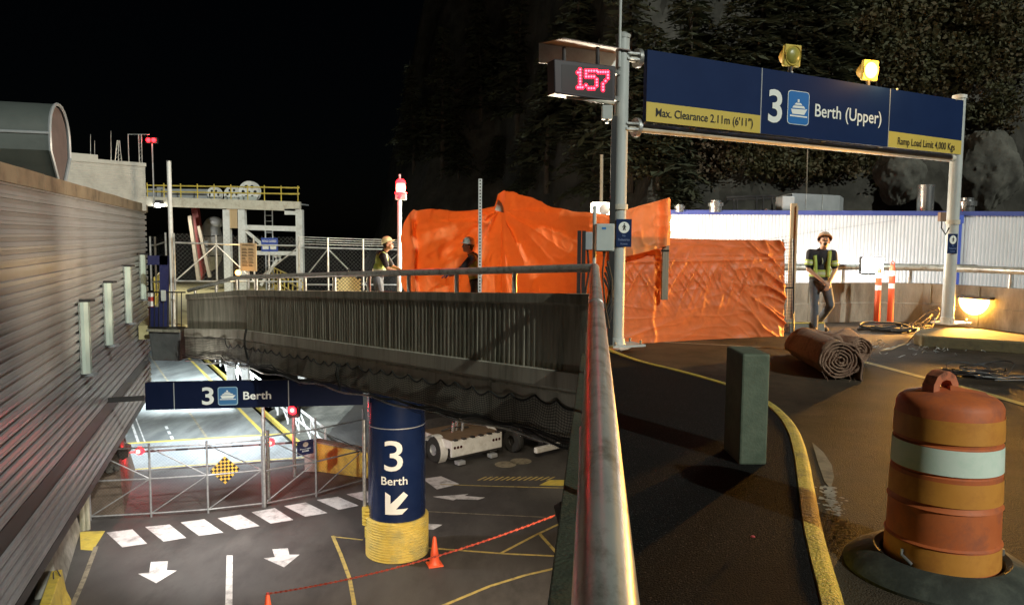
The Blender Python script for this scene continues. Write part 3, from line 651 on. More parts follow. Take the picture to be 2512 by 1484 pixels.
for s, l in ((4.9, .0), (10.4, .0)):
    if s < LT:
        mb = MB()
        for dx in (0, .09): mb.tube([gw(s + dx - .10 * k / 8 * (1 + dx) + .015 * math.sin(k), (-1.02 if s < 6 else -1.5) - (1.05 if s < 6 else .62) * k / 8, .12 + .05 * math.sin(k * .7)) for k in range(9)], .014, 5)
        part('tie_rope', mb, 'net', t)
# pipe rail on top of the bridge parapet
t = thing('bridge_rail', 'grey pipe rail with short posts along the top of the bridge side', 'railing', (-3.2, 15.7, .6))
def rz_(s):
    u = s / LT; return .33 if s > 3.2 else .33 - .24 * (1 - s / 3.2)
mb = MB(); mb.tube([gw(.0 + (LT + .0) * i / 50, rz_(LT * i / 50) + .02, -.10) for i in range(51)], .057, 12); part('handrail', mb, 'rail', t)
s = .5
while s < LT - .3:
    part('post', MB().cyl(gw(s, -.02, -.10), gw(s, rz_(s), -.10), .04, n=10), 'galv', t); s += 1.55
# ================================================================ NEAR PIPE RAIL
t = thing('handrail', 'scuffed grey pipe handrail running away beside the black walkway', 'railing', (.5, 3, .12))
r0 = P(1485, 1484, 1.24); r1 = gw(LT, .35, -.10); dn = (r1 - r0).normalized()
def rr_(k): return r0 + (r1 - r0) * k
mb = MB(); mb.tube([r0 - dn * 3.0] + [rr_(k / 12) for k in range(13)], .057, 24); 
part('pipe', mb, 'rail', t)
mb = MB(); q = rr_(.49); mb.tube([q + Matrix.Rotation(a * .3307, 3, dn) @ Vector((0, 0, .0585)) for a in range(19)], .004, 5, closed=True); part('clamp_band', mb, 'galv', t)
part('end_elbow', MB().ball(r1, .062, 14), 'rail', t)
for k in (-.25, .13, .36, .60, .82, .985): q = rr_(k); part('post', MB().cyl((q.x - .03, q.y, -.2), (q.x - .03, q.y, q.z - .02), .035, n=10), 'galv', t)
# ================================================================ GANTRY TOWER
TY = 40.0
tb = P(560, 500, TY); t = thing('ramp_gantry', 'white steel lifting gantry with sheave wheels and yellow top railing', 'gantry', (tb.x, tb.y, ZL))
def TP(u, v, dy=0.0): return P(u, v, TY + dy)
def vbar(mb, u, v0, v1, wd, dy=0, dep=None):
    a = TP(u, v0, dy); b = TP(u, v1, dy); b.x = a.x; mb.box(((a.x, a.y, (a.z + b.z) / 2)), (wd, dep or wd, abs(a.z - b.z)))
def hbar(mb, u0, u1, v, h, dy=0, dep=.3, v1=None):
    a = TP(u0, v, dy); b = TP(u1, v if v1 is None else v1, dy); mb.bar(a, b, dep, h)
mb = MB(); hbar(mb, 352, 737, 494, .48, v1=507); hbar(mb, 352, 737, 494, .48, dy=3.2, v1=507); part('main_beam', mb, 'cream', t)
mb = MB()
a = TP(352, 482); b = TP(716, 496); mb.slab([a, b, b + Vector((0, 3.3, 0)), a + Vector((0, 3.3, 0))], (0, 0, 1), .06); part('platform', mb, 'duct', t)
for u, dy in ((735, 0), (594, 0), (594, 3.2), (735, 3.2), (557, 0)):
    mb = MB(); q = TP(u, 515, dy); mb.box((q.x, q.y, (q.z + ZL) / 2), (.34, .34, q.z - ZL)); part('leg', mb, 'white', t)
mb = MB(); hbar(mb, 600, 735, 558, .26, v1=562); hbar(mb, 600, 735, 620, .2, v1=622); hbar(mb, 700, 735, 520, .3)
mb.bar(TP(602, 565), TP(690, 640), .14, .14); mb.bar(TP(690, 622), TP(640, 700), .14, .14); part('cross_beam', mb, 'white', t)
mb = MB(); vbar(mb, 570, 513, 560, .55, dep=.2); part('winch_guard', mb, 'wood', t)
mb = MB()
for v0, v1 in ((455, 461), (470, 476)): mb.tube([TP(360, v0, -.1), TP(700, v1, -.1)], .035, 6)
for v0, v1 in ((455, 461), (470, 476)): mb.tube([TP(360, v0, 3.3), TP(733, v1, 3.3)], .035, 6)
for v in (461, 476): mb.tube([TP(700, v, -.1), TP(733, v, -.1), TP(733, v - 2, 3.3)], .04, 6)
for u in range(362, 736, 41):
    for dy in (-.1, 3.3): q = TP(u, 490 + (u - 352) * .02, dy); mb.cyl(q, (q.x, q.y, q.z + .85), .03, n=6)
part('top_railing', mb, 'yellow', t)
for u, v, r in ((613, 471, .56), (571, 477, .42), (527, 478, .40)):
    c = TP(u, v, .8); mb = MB(); mb.lathe([(.05, -.1), (r * .88, -.1), (r, -.12), (r, -.05), (r * .93, 0), (r, .05), (r, .12), (r * .88, .1), (.05, .1)], c, 28, axis=(0, 1, 0)); o = part('sheave_wheel', mb, 'white', t)
    mb = MB()
    for k in range(6): a = k * 1.047; mb.lathe([(.001, 0), (r * .15, 0)], c + Vector((math.cos(a) * r * .55, -.115, math.sin(a) * r * .55)), 10, axis=(0, -1, 0))
    part('lightening_hole', mb, 'black', o)
    mb = MB(); mb.prism([(c.x - r * .8, c.y - .3), (c.x + r * .8, c.y - .3), (c.x + r * .4, c.y + .3), (c.x - r * .4, c.y + .3)], c.z - r - .15, c.z - r * .45); part('sheave_mount', mb, 'greybox', t)
mb = MB(); a = TP(385, 487, 1); mb.box(a + Vector((1.2, 0, .2)), (3.2, 1, .55)); mb.box(TP(376, 480, .5), (.4, .4, .7)); mb.box(TP(395, 474, .5), (.3, .3, .6)); part('winch_machinery', mb, 'duct', t)
mb = MB()
for u in (650, 668): q = TP(u, 515, 1.5); mb.cyl(q, (q.x, q.y, q.z - 5), .035, n=6)
for k in range(16): q0 = TP(650, 515, 1.5); q1 = TP(668, 515, 1.5); mb.cyl((q0.x, q0.y, q0.z - .3 * k), (q1.x, q1.y, q0.z - .3 * k), .022, n=5)
part('ladder', mb, 'duct', t)
# gantry floodlight
c = TP(388, 503, -.3); fl = thing('gantry_floodlight', 'white floodlight hanging from the left end of the gantry beam', 'floodlight', c)
part('housing', MB().box(c + Vector((0, .05, .14)), (.42, .34, .2)), 'darkmetal', fl, .02); part('lens', MB().ball(c, .17, 12, (1.15, 1, .75)), 'lens_white', fl)
lamp('SPOT', c + Vector((0, -.1, -.25)), 800, (1, .96, .86), .15, to=c + Vector((3.5, 1.0, -8)), spot=150, parent=fl)
# red and dark hull shapes beyond the gantry
t = thing('lifting_arm', 'slanting red plate beside the far upper ramp under the gantry', 'ramp arm', TP(480, 690))
mb = MB(); mb.slab([TP(469, 512, 2), TP(484, 510, 2), TP(503, 660, 2), TP(491, 690, 2)], (0, -1, 0), .3); part('red_plate', mb, mat('dull red plate', (.16, .014, .010), rough=.6), t)
mb = MB(); mb.bar(TP(466, 530, 1.5), TP(488, 688, 1.5), .18, .18); mb.bar(TP(488, 555, 1.5), TP(515, 680, 1.5), .15, .15); part('strut', mb, 'woodgrey', t)
t = thing('ramp_tarpaulin', 'grey wrapped machinery standing by the red plate under the gantry', 'machinery', TP(515, 660, 3))
mb = MB(); q = TP(518, 600, 3); mb.ball(q, 1.0, 14, (.65, .6, 1.45)); mb.ball(q + Vector((.2, 0, 1.2)), .5, 12, (1, .8, .7)); part('cover', mb, 'duct', t); mb = MB()
for k in range(3): mb.tube([q + Vector((-.66, -.3, -.6 + .55 * k)), q + Vector((0, -.64, -.65 + .55 * k)), q + Vector((.66, -.3, -.6 + .55 * k))], .03, 5)
part('lashing', mb, 'net', t)
# ---------------- small things round the far bridge end
FY = 25.5
def tall(name, lab, cat, u, v0, v1, Y, r, m, group=None):
    a = P(u, v0, Y); b = P(u, v1, Y); b = Vector((a.x, a.y, b.z)); return solo(name, MB().cyl(b, a, r, n=12), m, lab, cat, group)
t = thing('tall_pole', 'tall bare white steel pole at the left end of the bridge', 'pole', P(417, 800, FY)); a = P(414, 397, FY); part('shaft', MB().cyl((a.x, a.y, -1.6), a, .075, .07, n=14), 'white', t); part('cap', MB().cyl(a, a + Vector((0, 0, .03)), .08, n=14), 'galv', t)
# upper security fence: posts, rail, diagonal, barbed wire
def fence(name, lab, pts, H, rails, posts_mesh=True, mesh=.16, diag=True, barb=0, zb=None, r=.028, m='galv'):
    base = (pts[0] + pts[-1]) / 2; t = thing(name, lab, 'fence', base); up = Vector((0, 0, 1))
    for p in pts: part('post', MB().cyl(p, p + up * (H + .25 * (barb > 0)), r * 1.25, n=8), m, t)
    mb = MB()
    for a, b in zip(pts, pts[1:]):
        for h in rails: mb.cyl(a + up * h, b + up * h, r, n=8)
    pieces('rail', mb, m, t)
    if diag:
        mb = MB()
        for i, (a, b) in enumerate(zip(pts, pts[1:])):
            if diag == 1: mb.cyl(a + up * rails[-1] * .98, b + up * rails[0], r * .8, n=6) if i % 2 else mb.cyl(a + up * rails[0], b + up * rails[-1] * .98, r * .8, n=6)
            else:
                h = rails[1]; mb.cyl(a + up * rails[0], b + up * h, r * .7, n=6); mb.cyl(a + up * rails[-1], b + up * h, r * .7, n=6)
        pieces('brace', mb, m, t)
    if mesh:
        mb = MB()
        for a, b in zip(pts, pts[1:]):
            d = b - a; L = d.length; d.normalize(); k = -H
            while k < L:
                for sg in (1, -1):
                    s0, s1, z0, z1 = (k, k + H, 0, H) if sg > 0 else (k, k + H, H, 0)
                    c0, c1 = max(0, s0), min(L, s1)
                    if c1 - c0 > .01:
                        f = lambda s: z0 + (z1 - z0) * (s - s0) / H
                        p0 = a + d * c0 + up * f(c0); p1 = a + d * c1 + up * f(c1); wv = Vector((0, 0, .0022)); mb.add([p0 - wv, p1 - wv, p1 + wv, p0 + wv], [(0, 1, 2, 3)])
                k += mesh
        part('chain_link', mb, mat('chain link wire', (.16, .16, .16), rough=.5, metal=.5), t)
    if barb:
        mb = MB()
        for a, b in zip(pts, pts[1:]):
            for k in range(barb): mb.cyl(a + up * (H + .08 * k), b + up * (H + .08 * k), .008, n=4)
        pieces('barbed_wire', mb, m, t)
    return t
fp = [P(u, 712, Y) for u, Y in ((430, 25.2), (533, 26), (625, 26.6), (735, 27))]
fence('security_fence', 'chain link fence with pipe rails in front of the gantry legs', fp, 1.85, (.3, 1.55), mesh=.14, diag=1)
fp = [P(u, 712, Y) for u, Y in ((735, 27), (806, 27.6), (892, 28.2), (985, 28.8))]
fence('barbed_fence', 'dark fence with barbed wire strands left of the orange tarpaulin', fp, 1.62, (.2, 1.50), mesh=.14, diag=1, barb=4)
fp = [P(u, 712, Y) for u, Y in ((372, 27.4), (384, 27.6), (410, 25.6))]
fence('gate_fence', 'short run of chain link fence beside the tall white pole', fp, 1.9, (.3, 1.6), mesh=.14, diag=0)
# blue gate frame, picket gate, concrete end block
t = thing('blue_gate', 'navy blue steel gate frame against the end of the corrugated wall', 'gate', P(400, 805, 25)); gy = 25
mb = MB(); 
for (u0, v0, u1, v1) in ((362, 627, 411, 650), (391, 627, 411, 805)): mb.slab([P(u0, v1, gy), P(u1, v1, gy), P(u1, v0, gy), P(u0, v0, gy)], (0, -1, 0), .12)
part('frame', mb, 'navy', t); part('panel', MB().slab([P(366, 805, gy + .02), P(392, 805, gy + .02), P(392, 753, gy + .02), P(366, 753, gy + .02)], (0, -1, 0), .05), 'navy', t)
mb = MB(); hbar2 = lambda v: mb.tube([P(362, v, gy), P(455, v, gy)], .025, 6)
hbar2(717); hbar2(803)
for u in range(368, 456, 11): mb.tube([P(u, 717, gy), P(u, 803, gy)], .018, 6)
part('picket', mb, 'black', t); part('lock_box', MB().box(P(401, 725, gy - .1), (.13, .08, .34)), 'greybox', t)
t = thing('barrier_pole', 'red and white post glowing through the black picket gate', 'post', P(372, 800, 26)); q = P(373, 800, 26); part('shaft', MB().cyl(q, q + Vector((0, 0, 1.0)), .09, n=12), 'red', t); part('band', MB().cyl(q + Vector((0, 0, .68)), q + Vector((0, 0, .85)), .095, n=12), 'white', t); part('cap', MB().cyl(q + Vector((0, 0, 1.0)), q + Vector((0, 0, 1.12)), .1, n=12), 'white', t)
t = thing('end_block', 'grey tapered concrete block at the far left foot of the bridge', 'block', P(410, 880, 25)); mb = MB(); Z0, Z1 = P(410, 884, 25).z, P(410, 808, 25).z
a = P(370, 808, 25); b = P(454, 808, 25); mb.add([(a.x, 24.8, Z1), (b.x, 24.6, Z1), (b.x - .15, 24.9, Z0), (a.x + .02, 25.0, Z0), (a.x, 28, Z1), (b.x, 28, Z1), (b.x - .15, 28, Z0), (a.x, 28, Z0)], [(0, 1, 2, 3), (1, 5, 6, 2), (5, 4, 7, 6), (4, 0, 3, 7), (0, 4, 5, 1), (3, 2, 6, 7)]); part('block', mb, 'block', t, .03); part('rim', MB().bar((a.x, 24.78, Z1), (b.x, 24.58, Z1), .08, .08), 'concdark', t)
t = thing('far_rail_lamp', 'small amber lamp glowing at the far end of the bridge rail', 'lamp', P(585, 690, 23.5)); q = P(584, 669, 23.5); part('lens', MB().ball(q, .09, 10), 'lens_amber', t); part('stem', MB().cyl(q - Vector((0, 0, .5)), q - Vector((0, 0, .06)), .03, n=8), 'darkmetal', t)
lamp('SPOT', q + Vector((.1, -.1, .05)), 420, (1, .72, .36), .08, to=(0, 15.5, 1.2), spot=50, parent=t); lamp('POINT', q + Vector((-.6, 2.2, .1)), 25, (1, .60, .16), .08, parent=t)
# notices
NP = Plane(P(592, 665, 23.9), P(629, 665, 23.6)); t = thing('notice_board', 'peach notice board with lines of dark print before the gantry', 'sign', NP.at(610, 700)); a = NP.sz(590, 664); b = NP.sz(628, 597)
mb = MB(); mb.slab([NP.w(a[0], a[1]), NP.w(b[0], a[1]), NP.w(b[0], b[1]), NP.w(a[0], b[1])], NP.n, .02); part('board', mb, 'paper', t); mb = MB(); f = onplane(NP, a[0], a[1], b[0], b[1]); text(mb, 'WARNING', lambda x, y: f(.14 + .72 * x, .90 + .06 * y), .02)
random.seed(5)
for r_ in range(6):
    for c_ in range(2):
        x = .12 + .40 * c_; k = random.uniform(.24, .36)
        for h in (0, .045): mb.add([f(x, .75 - r_ * .115 + h), f(x + k - h, .75 - r_ * .115 + h), f(x + k - h, .772 - r_ * .115 + h), f(x, .772 - r_ * .115 + h)], [(0, 1, 2, 3)])
part('lettering', mb, 'print', t); part('post', MB().tube([NP.at(610, 720, -.05), NP.at(610, 600, -.05)], .035, 8), 'galv', t)
NP = Plane(P(640, 620, 33), P(680, 620, 33)); t = thing('road_closed_sign', 'navy sign with two white boxes on the gantry leg', 'sign', NP.at(660, 650)); a = NP.sz(641, 617); b = NP.sz(681, 584)
mb = MB(); mb.slab([NP.w(a[0], a[1]), NP.w(b[0], a[1]), NP.w(b[0], b[1]), NP.w(a[0], b[1])], NP.n, .03); part('panel', mb, mat('plain blue panel', (.04, .09, .42), rough=.4), t); mb = MB(); f = onplane(NP, a[0], a[1], b[0], b[1]); text(mb, 'ROAD CLOSED', lambda x, y: f(.08 + .84 * x, .68 + .17 * y), .02)
for x in (.08, .54): rrect(mb, f, .05, 3, x, .16, x + .37, .52)
part('lettering', mb, 'signwhite', t); part('leg', MB().tube([NP.at(660, 720, -.06), NP.at(660, 590, -.06)], .05, 8), 'galv', t)
# ---------------- checkered end panel behind the bridge rail
NP = Plane(P(825, 710, 17.5), P(887, 710, 17.5)); t = thing('checker_board', 'yellow and black checkered panel standing behind the bridge rail', 'warning sign', NP.at(856, 735)); a = NP.sz(825, 726); b = NP.sz(887, 681); cz = NP.sz(855, 657)
mb = MB(); mb.slab([NP.w(a[0], a[1]), NP.w(b[0], a[1]), NP.w(b[0], b[1]), NP.w((a[0] + b[0]) / 2 + .11, b[1]), NP.w((a[0] + b[0]) / 2, cz[1]), NP.w((a[0] + b[0]) / 2 - .11, b[1]), NP.w(a[0], b[1])], NP.n, .02); part('panel', mb, 'black', t)
mb = MB(); nx = 7; st = (b[0] - a[0]) / nx; x0 = a[0]
for i in range(nx):
    for j in range(16):
        z = a[1] + st / 2 + j * st / 2; x = x0 + st * (i + .5) + (st / 2 if j % 2 else 0)
        if x > b[0] - st * .3 or (z > b[1] - st * .3 and abs(x - (a[0] + b[0]) / 2) > st * .1 + max(0, cz[1] - z - st) * .8) or z > cz[1] - st * .4: continue
        h = st * .43; mb.add([NP.w(x - h, z, .004), NP.w(x, z - h, .004), NP.w(x + h, z, .004), NP.w(x, z + h, .004)], [(0, 1, 2, 3)])
part('checker', mb, mat('checker cream yellow', (.72, .58, .28), rough=.5), t)
mb = MB(); 
for u in (806, 892): mb.cyl(P(u, 735, 17.6), P(u, 600, 17.6), .03, n=8)
part('post', MB().cyl(NP.at(834, 740, -.05), NP.at(834, 690, -.05), .03, n=8), 'galv', t)
# red signal beacon mast
BY = 18.0
t = thing('red_beacon', 'glowing red beacon on a white mast beside the orange tarpaulin', 'beacon', P(979, 722, BY)); a = P(980, 428, BY); b = P(979, 722, BY)
part('mast', MB().cyl((b.x, b.y, b.z - .6), P(980, 490, BY), .05, n=12), 'white', t); part('aerial', MB().cyl(P(981, 452, BY), a, .03, n=8), 'galv', t)
c = P(983, 461, BY); part('lens', MB().lathe([(.001, -.11), (.10, -.10), (.115, -.02), (.105, .08), (.06, .13), (.001, .14)], c, 16), 'lens_redhot', t); part('glow_ring', MB().lathe([(.14, -.13), (.15, -.11), (.12, -.11), (.12, -.13), (.14, -.13)], c, 20), 'lens_red', t); part('glow_cap', MB().lathe([(.12, .10), (.10, .16), (.05, .20), (0, .205)], c, 20), 'lens_red', t)  # emissive ring and cap imitate the red glow around the lens
mb = MB(); mb.box(c + Vector((0, .02, -.21)), (.24, .2, .14)); part('housing', mb, 'greybox', t, .01); part('lower_lens', MB().ball(c + Vector((0, -.1, -.21)), .05, 10), 'lens_red', t)
lamp('POINT', c + Vector((-.1, -.8, .15)), 60, (1, .03, .04), .12, parent=t)
# ================================================================ LOWER ROAD THINGS
# overhead berth sign
LP = Plane(P(357, 970, 19.6), P(880, 970, 20.4)); a = LP.sz(357, 1006); b = LP.sz(712, 938); zt_ = LP.sz(357, 939)[1]
t = thing('lower_berth_sign', 'long dark blue overhead sign reading 3 Berth under the bridge', 'sign', LP.at(560, 1006)); s1 = LP.sz(890, 970)[0]
mb = MB(); mb.slab([LP.w(a[0], a[1]), LP.w(s1, a[1]), LP.w(s1, zt_), LP.w(a[0], zt_)], LP.n, .18); part('panel', mb, 'signdark', t, .01)
mb = MB()
for u in (427, 708): s = LP.sz(u, 970)[0]; mb.add([LP.w(s - .012, a[1], .004), LP.w(s + .012, a[1], .004), LP.w(s + .012, zt_, .004), LP.w(s - .012, zt_, .004)], [(0, 1, 2, 3)])
pieces('panel_joint', mb, 'duct', t)
part('lettering', text(MB(), '3', pxbox(LP, 496, 993, 524, 949), .02), 'signwhite', t); part('lettering', text(MB(), 'Berth', pxbox(LP, 597, 980, 665, 959), .018), 'signwhite', t)
mb = MB(); f = pxbox(LP, 535, 994, 583, 948, .006); rrect(mb, f, .12); o = part('symbol_frame', mb, mat('symbol rim', (.35, .50, .62), rough=.4), t)
f2 = pxbox(LP, 537, 992, 581, 950, .010); rrect(MB(), f2, .12); mb = MB(); rrect(mb, f2, .11); part('symbol_field', mb, mat('symbol blue', (.05, .17, .36), rough=.4), o); mb = MB(); ferry(mb, pxbox(LP, 538, 991, 580, 951, .014)); part('ferry_symbol', mb, 'signwhite', o)
mb = MB(); mb.bar(LP.w(a[0] - .05, a[1] + .3, -.1), LP.w(a[0] - 1.2, a[1] + .25, -.1), .1, .12); pieces('bracket', mb, 'darkmetal', t)
# column
cc = G(965, 1378, ZL); cr = 73 / 1900 * (cc.y + .2); cc.y += cr * .9
t = thing('bridge_column', 'round dark blue bridge column with 3 Berth lettering and yellow ribbed base', 'column', cc)
ztop = -1.5; zy = P(965, 1283, cc.y - cr).z
part('shaft', MB().lathe([(cr, 0), (cr, ztop - ZL)], cc, 48), mat('glossy blue column wrap', (.007, .017, .062), (.010, .022, .072), .2, scale=2), t)
mb = MB(); za = P(960, 1053, cc.y - cr).z; mb.lathe([(cr + .004, za - ZL - .012), (cr + .004, za - ZL + .012)], cc, 48); part('reflective_line', mb, 'duct', t)
h = zy - ZL; pf = []; z = .0; n_ = 15
for i in range(n_): pf += [(cr + .05, h * i / n_), (cr + .085, h * (i + .25) / n_), (cr + .085, h * (i + .6) / n_), (cr + .05, h * (i + .85) / n_)]
pf += [(cr + .05, h), (cr, h)]; part('ribbed_guard', MB().lathe(pf, cc, 48), mat('yellow plastic guard', (.66, .50, .10), (.74, .58, .16), .42, scale=3, c3=(.46, .40, .16), s3=2), t)
mb = MB(); lx = cc + Vector((-cr * .86 - .10, -cr * .25, 0))
for i in range(5): mb.cyl(lx + Vector((0, 0, h * .78 + i * .1)), lx + Vector((0, 0, h * .78 + i * .1 + .07)), .16, n=14)
for i in range(3): mb.cyl(lx + Vector((0.03, 0, h * .45 + i * .1)), lx + Vector((.03, 0, h * .45 + i * .1 + .07)), .12, n=14)
part('guard_latch', mb, 'yellow', t)
def cylmap(u0, v0, u1, v1, off=.006):
    th = lambda u: math.asin(max(-.98, min(.98, (u - 963) / 73.0))); yy = cc.y - cr
    z0 = P(963, v0, yy).z; z1 = P(963, v1, yy).z; va = math.atan2(-cc.x, cc.y); t0, t1 = th(u0), th(u1)
    def f(a, b):
        q = t0 + (t1 - t0) * a - va * -1 * -1; an = t0 + (t1 - t0) * a
        d = Vector((math.sin(an), -math.cos(an), 0)); d = Matrix.Rotation(math.atan2(-cc.x, cc.y), 3, 'Z') @ d
        return Vector((cc.x, cc.y, 0)) + d * (cr + off) + Vector((0, 0, z0 + (z1 - z0) * b))
    return f
part('lettering', text(MB(), '3', cylmap(932, 1156, 978, 1081), .004, 12), 'signwhite', t); part('lettering', text(MB(), 'Berth', cylmap(925, 1190, 989, 1170), .012, 16), 'signwhite', t)
mb = MB(); f = cylmap(934, 1262, 990, 1207)
poly = [(0, 0), (.73, 0), (1.0, .24), (.48, .24), (1.0, .82), (.80, 1.0), (.24, .48), (.24, .85), (0, 1.0)]
pv_, pf_ = sliced(poly, [tuple(range(len(poly)))], 14); mb.add([f(x, y) for x, y in pv_], pf_); part('arrow_symbol', mb, 'signwhite', t)
tall('drain_pipe', 'thin galvanised pipe standing close against the left of the blue column', 'pipe', 893, 1030, 1265, cc.y - .1, .05, 'galv')
# cones, chain
def cone(u, v, lab, H=.78):
    b = G(u, v, ZL); t = thing('traffic_cone', lab, 'traffic cone', b, 'cones on the lower road')
    q = Matrix.Rotation(.35, 3, 'Z'); mb = MB(); mb.box(b + Vector((0, 0, .02)), (.40, .40, .04), rot=q); part('base', mb, 'cone', t, .012)
    part('body', MB().lathe([(.17, .04), (.15, .06), (.125, .17), (.045, H - .02), (.03, H), (.0, H)], b, 20), 'cone', t)
    return t
cone(1066, 1385, 'orange traffic cone standing beside the yellow column base')
cb = cone(658, 1540, 'orange traffic cone with red chain end, cut off by the bottom edge')
mb = MB(); bb = wpos(cb); mb.lathe([(.108, .30), (.080, .50)], bb, 20); part('reflective_collar', mb, 'signwhite', cb)
c0 = bb + Vector((0, 0, .80)); c1 = P(1362, 1263, 15.5); n = 110; mb = MB(); pv = None
for i in range(n):
    k = i / (n - 1); p = c0.lerp(c1, k) + Vector((0, 0, -.20 * 4 * k * (1 - k)))
    if pv is not None and i % 1 == 0: mb.bar(pv, pv.lerp(p, .82), .042 if i % 2 else .016, .016 if i % 2 else .042)
    pv = p
t = thing('warning_chain', 'red plastic chain slung across the lower road from the cut off cone', 'chain', c0); part('links', mb, mat('red plastic chain', (.20, .022, .014), (.34, .06, .03), .5, scale=12), t); part('hook', MB().ball(c0, .035, 8), 'red', t)
# lower gate fence
fp = [G(u, v, ZL) for u, v in ((222, 1276), (371, 1268), (511, 1258), (645, 1243))]
fence('lower_gate', 'pipe framed chain link gate across the lower ramp', fp, 2.32, (.12, 1.22, 2.2), mesh=.10, diag=2, m='fencegrey')
fp = [G(u, v, ZL) for u, v in ((648, 1244), (776, 1218), (892, 1185))]
fence('side_fence', 'chain link fence between the gate and the blue column', fp, 2.7, (.12, 1.2, 2.3), mesh=.12, diag=2, m='fencegrey')
tall('gate_post', 'thick white gate post in the middle of the lower chain link fence', 'post', 645, 995, 1243, G(645, 1243, ZL).y - .03, .05, 'galv')
tall('gate_post', 'rusty orange footed gate post standing just right of the white one', 'post', 656, 1055, 1230, G(645, 1243, ZL).y + .35, .06, 'galv')
g0 = G(552, 1250, ZL); NP = Plane((fp[0].x - 4.5, fp[0].y - 1.3), (fp[0].x, fp[0].y)); NP = Plane(G(371, 1268, ZL), G(645, 1243, ZL))
t = thing('checker_diamond', 'yellow and black checkered diamond sign on the lower gate', 'warning sign', NP.at(552, 1187)); c = NP.sz(552, 1151); hd = (NP.sz(590, 1151)[0] - NP.sz(516, 1151)[0]) / 2
mb = MB(); D2 = lambda a, b, off: NP.w(c[0] + (a - b) * hd, c[1] + (a + b - 1) * hd, off)
mb.slab([D2(0, 0, .07), D2(1, 0, .07), D2(1, 1, .07), D2(0, 1, .07)], NP.n, .015); part('panel', mb, mat('amber sign sheet', (.70, .42, .06), rough=.45), t); mb = MB()
for i in range(8):
    for j in range(8):
        if (i + j) % 2: mb.add([D2(i / 8, j / 8, .075), D2((i + 1) / 8, j / 8, .075), D2((i + 1) / 8, (j + 1) / 8, .075), D2(i / 8, (j + 1) / 8, .075)], [(0, 1, 2, 3)])
part('checker', mb, 'black', t)
# boom gate with lamps and signal
by = 27.0; a = P(255, 1113, 26.0); b = P(745, 1084, 28.3)
t = thing('boom_gate', 'thin boom barrier arm with two red lamps across the lower ramp', 'barrier', (b.x, b.y, ZL)); part('arm', MB().bar(a, b, .05, .06), 'fencegrey', t); mb = MB()
for k in range(7): mb.bar(a.lerp(b, .06 + k * .14), a.lerp(b, .12 + k * .14), .055, .065)
pieces('dark_band', mb, 'darkmetal', t); part('cabinet', MB().box((b.x + .3, b.y, ZL + .55), (.45, .45, 1.1)), 'greybox', t, .02)
for u, v, y in ((347, 1103, 26.4), (667, 1082, 27.9)):
    q = P(u, v, y); o = part('lamp', MB().ball(q + Vector((0, -.12, 0)), .15, 12), 'lens_red', t); part('lamp_core', MB().ball(q + Vector((0, -.22, 0)), .085, 12), 'lens_redhot', o); lamp('POINT', q + Vector((0, -.45, .05)), 80 if u < 400 else 30, (1, .03, .04), .1, parent=t)
q = P(720, 1005, 27.5); t = thing('traffic_signal', 'lit red traffic signal on a grey post right of the lower ramp', 'traffic signal', (q.x, q.y, ZL)); part('post', MB().cyl((q.x, q.y, ZL), q - Vector((0, 0, .25)), .06, n=10), 'galv', t); part('housing', MB().box(q + Vector((0, .08, -.02)), (.42, .3, .5)), 'black', t, .03); o = part('lens', MB().ball(q + Vector((0, -.1, .02)), .17, 12, (1, .5, 1)), 'lens_red', t); part('lens_core', MB().ball(q + Vector((0, -.15, .02)), .09, 12, (1, .5, 1)), 'lens_redhot', o)
part('visor', MB().lathe([(.19, 0), (.19, .22)], q + Vector((0, -.08, .02)), 20, axis=(0, -1, 0), a0=R(90), a1=R(270)), 'black', t)
lamp('POINT', q + Vector((.1, -.6, 0)), 45, (1, .03, .05), .1, parent=t)
# assembly sign
NP = Plane(P(732, 1120, 25.9), P(770, 1120, 26.3)); t = thing('small_blue_sign', 'small navy sign with a pale round symbol on the lower fence', 'sign', NP.at(750, 1122)); a = NP.sz(730, 1119); b = NP.sz(769, 1076); f = onplane(NP, a[0], a[1], b[0], b[1])
part('panel', MB().slab([NP.w(a[0], a[1]), NP.w(b[0], a[1]), NP.w(b[0], b[1]), NP.w(a[0], b[1])], NP.n, .03), 'navy', t); mb = MB(); mb.add([f(.5 + .17 * math.cos(k * .35), .72 + .17 * math.sin(k * .35)) for k in range(18)], [tuple(range(18))]); o = part('round_symbol', mb, mat('cream symbol', (.75, .62, .5), rough=.5), t)
part('lettering', text(MB(), 'Passenger', lambda x, y: f(.16 + .68 * x, .36 + .11 * y), .02), 'signwhite', t); part('lettering', text(MB(), 'access', lambda x, y: f(.28 + .42 * x, .22 + .10 * y), .02), 'signwhite', t)
# yellow concrete barrier wall with fence on top
yw = [G(735, 1150, ZL), G(893, 1172, ZL)]; YP = Plane(yw[0], yw[1]); a = YP.sz(770, 1086); b = YP.sz(890, 1108)
t = thing('yellow_wall', 'yellow painted low concrete wall left of the blue column', 'wall', (yw[0] + yw[1]) / 2); s0 = YP.sz(768, 1100)[0]; s1 = YP.sz(905, 1100)[0]
part('wall', MB().slab([YP.w(s0, ZL), YP.w(s1, ZL), YP.w(s1, YP.sz(890, 1108)[1]), YP.w(s0, YP.sz(770, 1084)[1])], YP.n, .35), 'yellow', t, .02); part('cap', MB().bar(YP.w(s0, YP.sz(770, 1084)[1] + .03, -.15), YP.w(s1, YP.sz(890, 1108)[1] + .03, -.15), .4, .06), 'concdark', t)
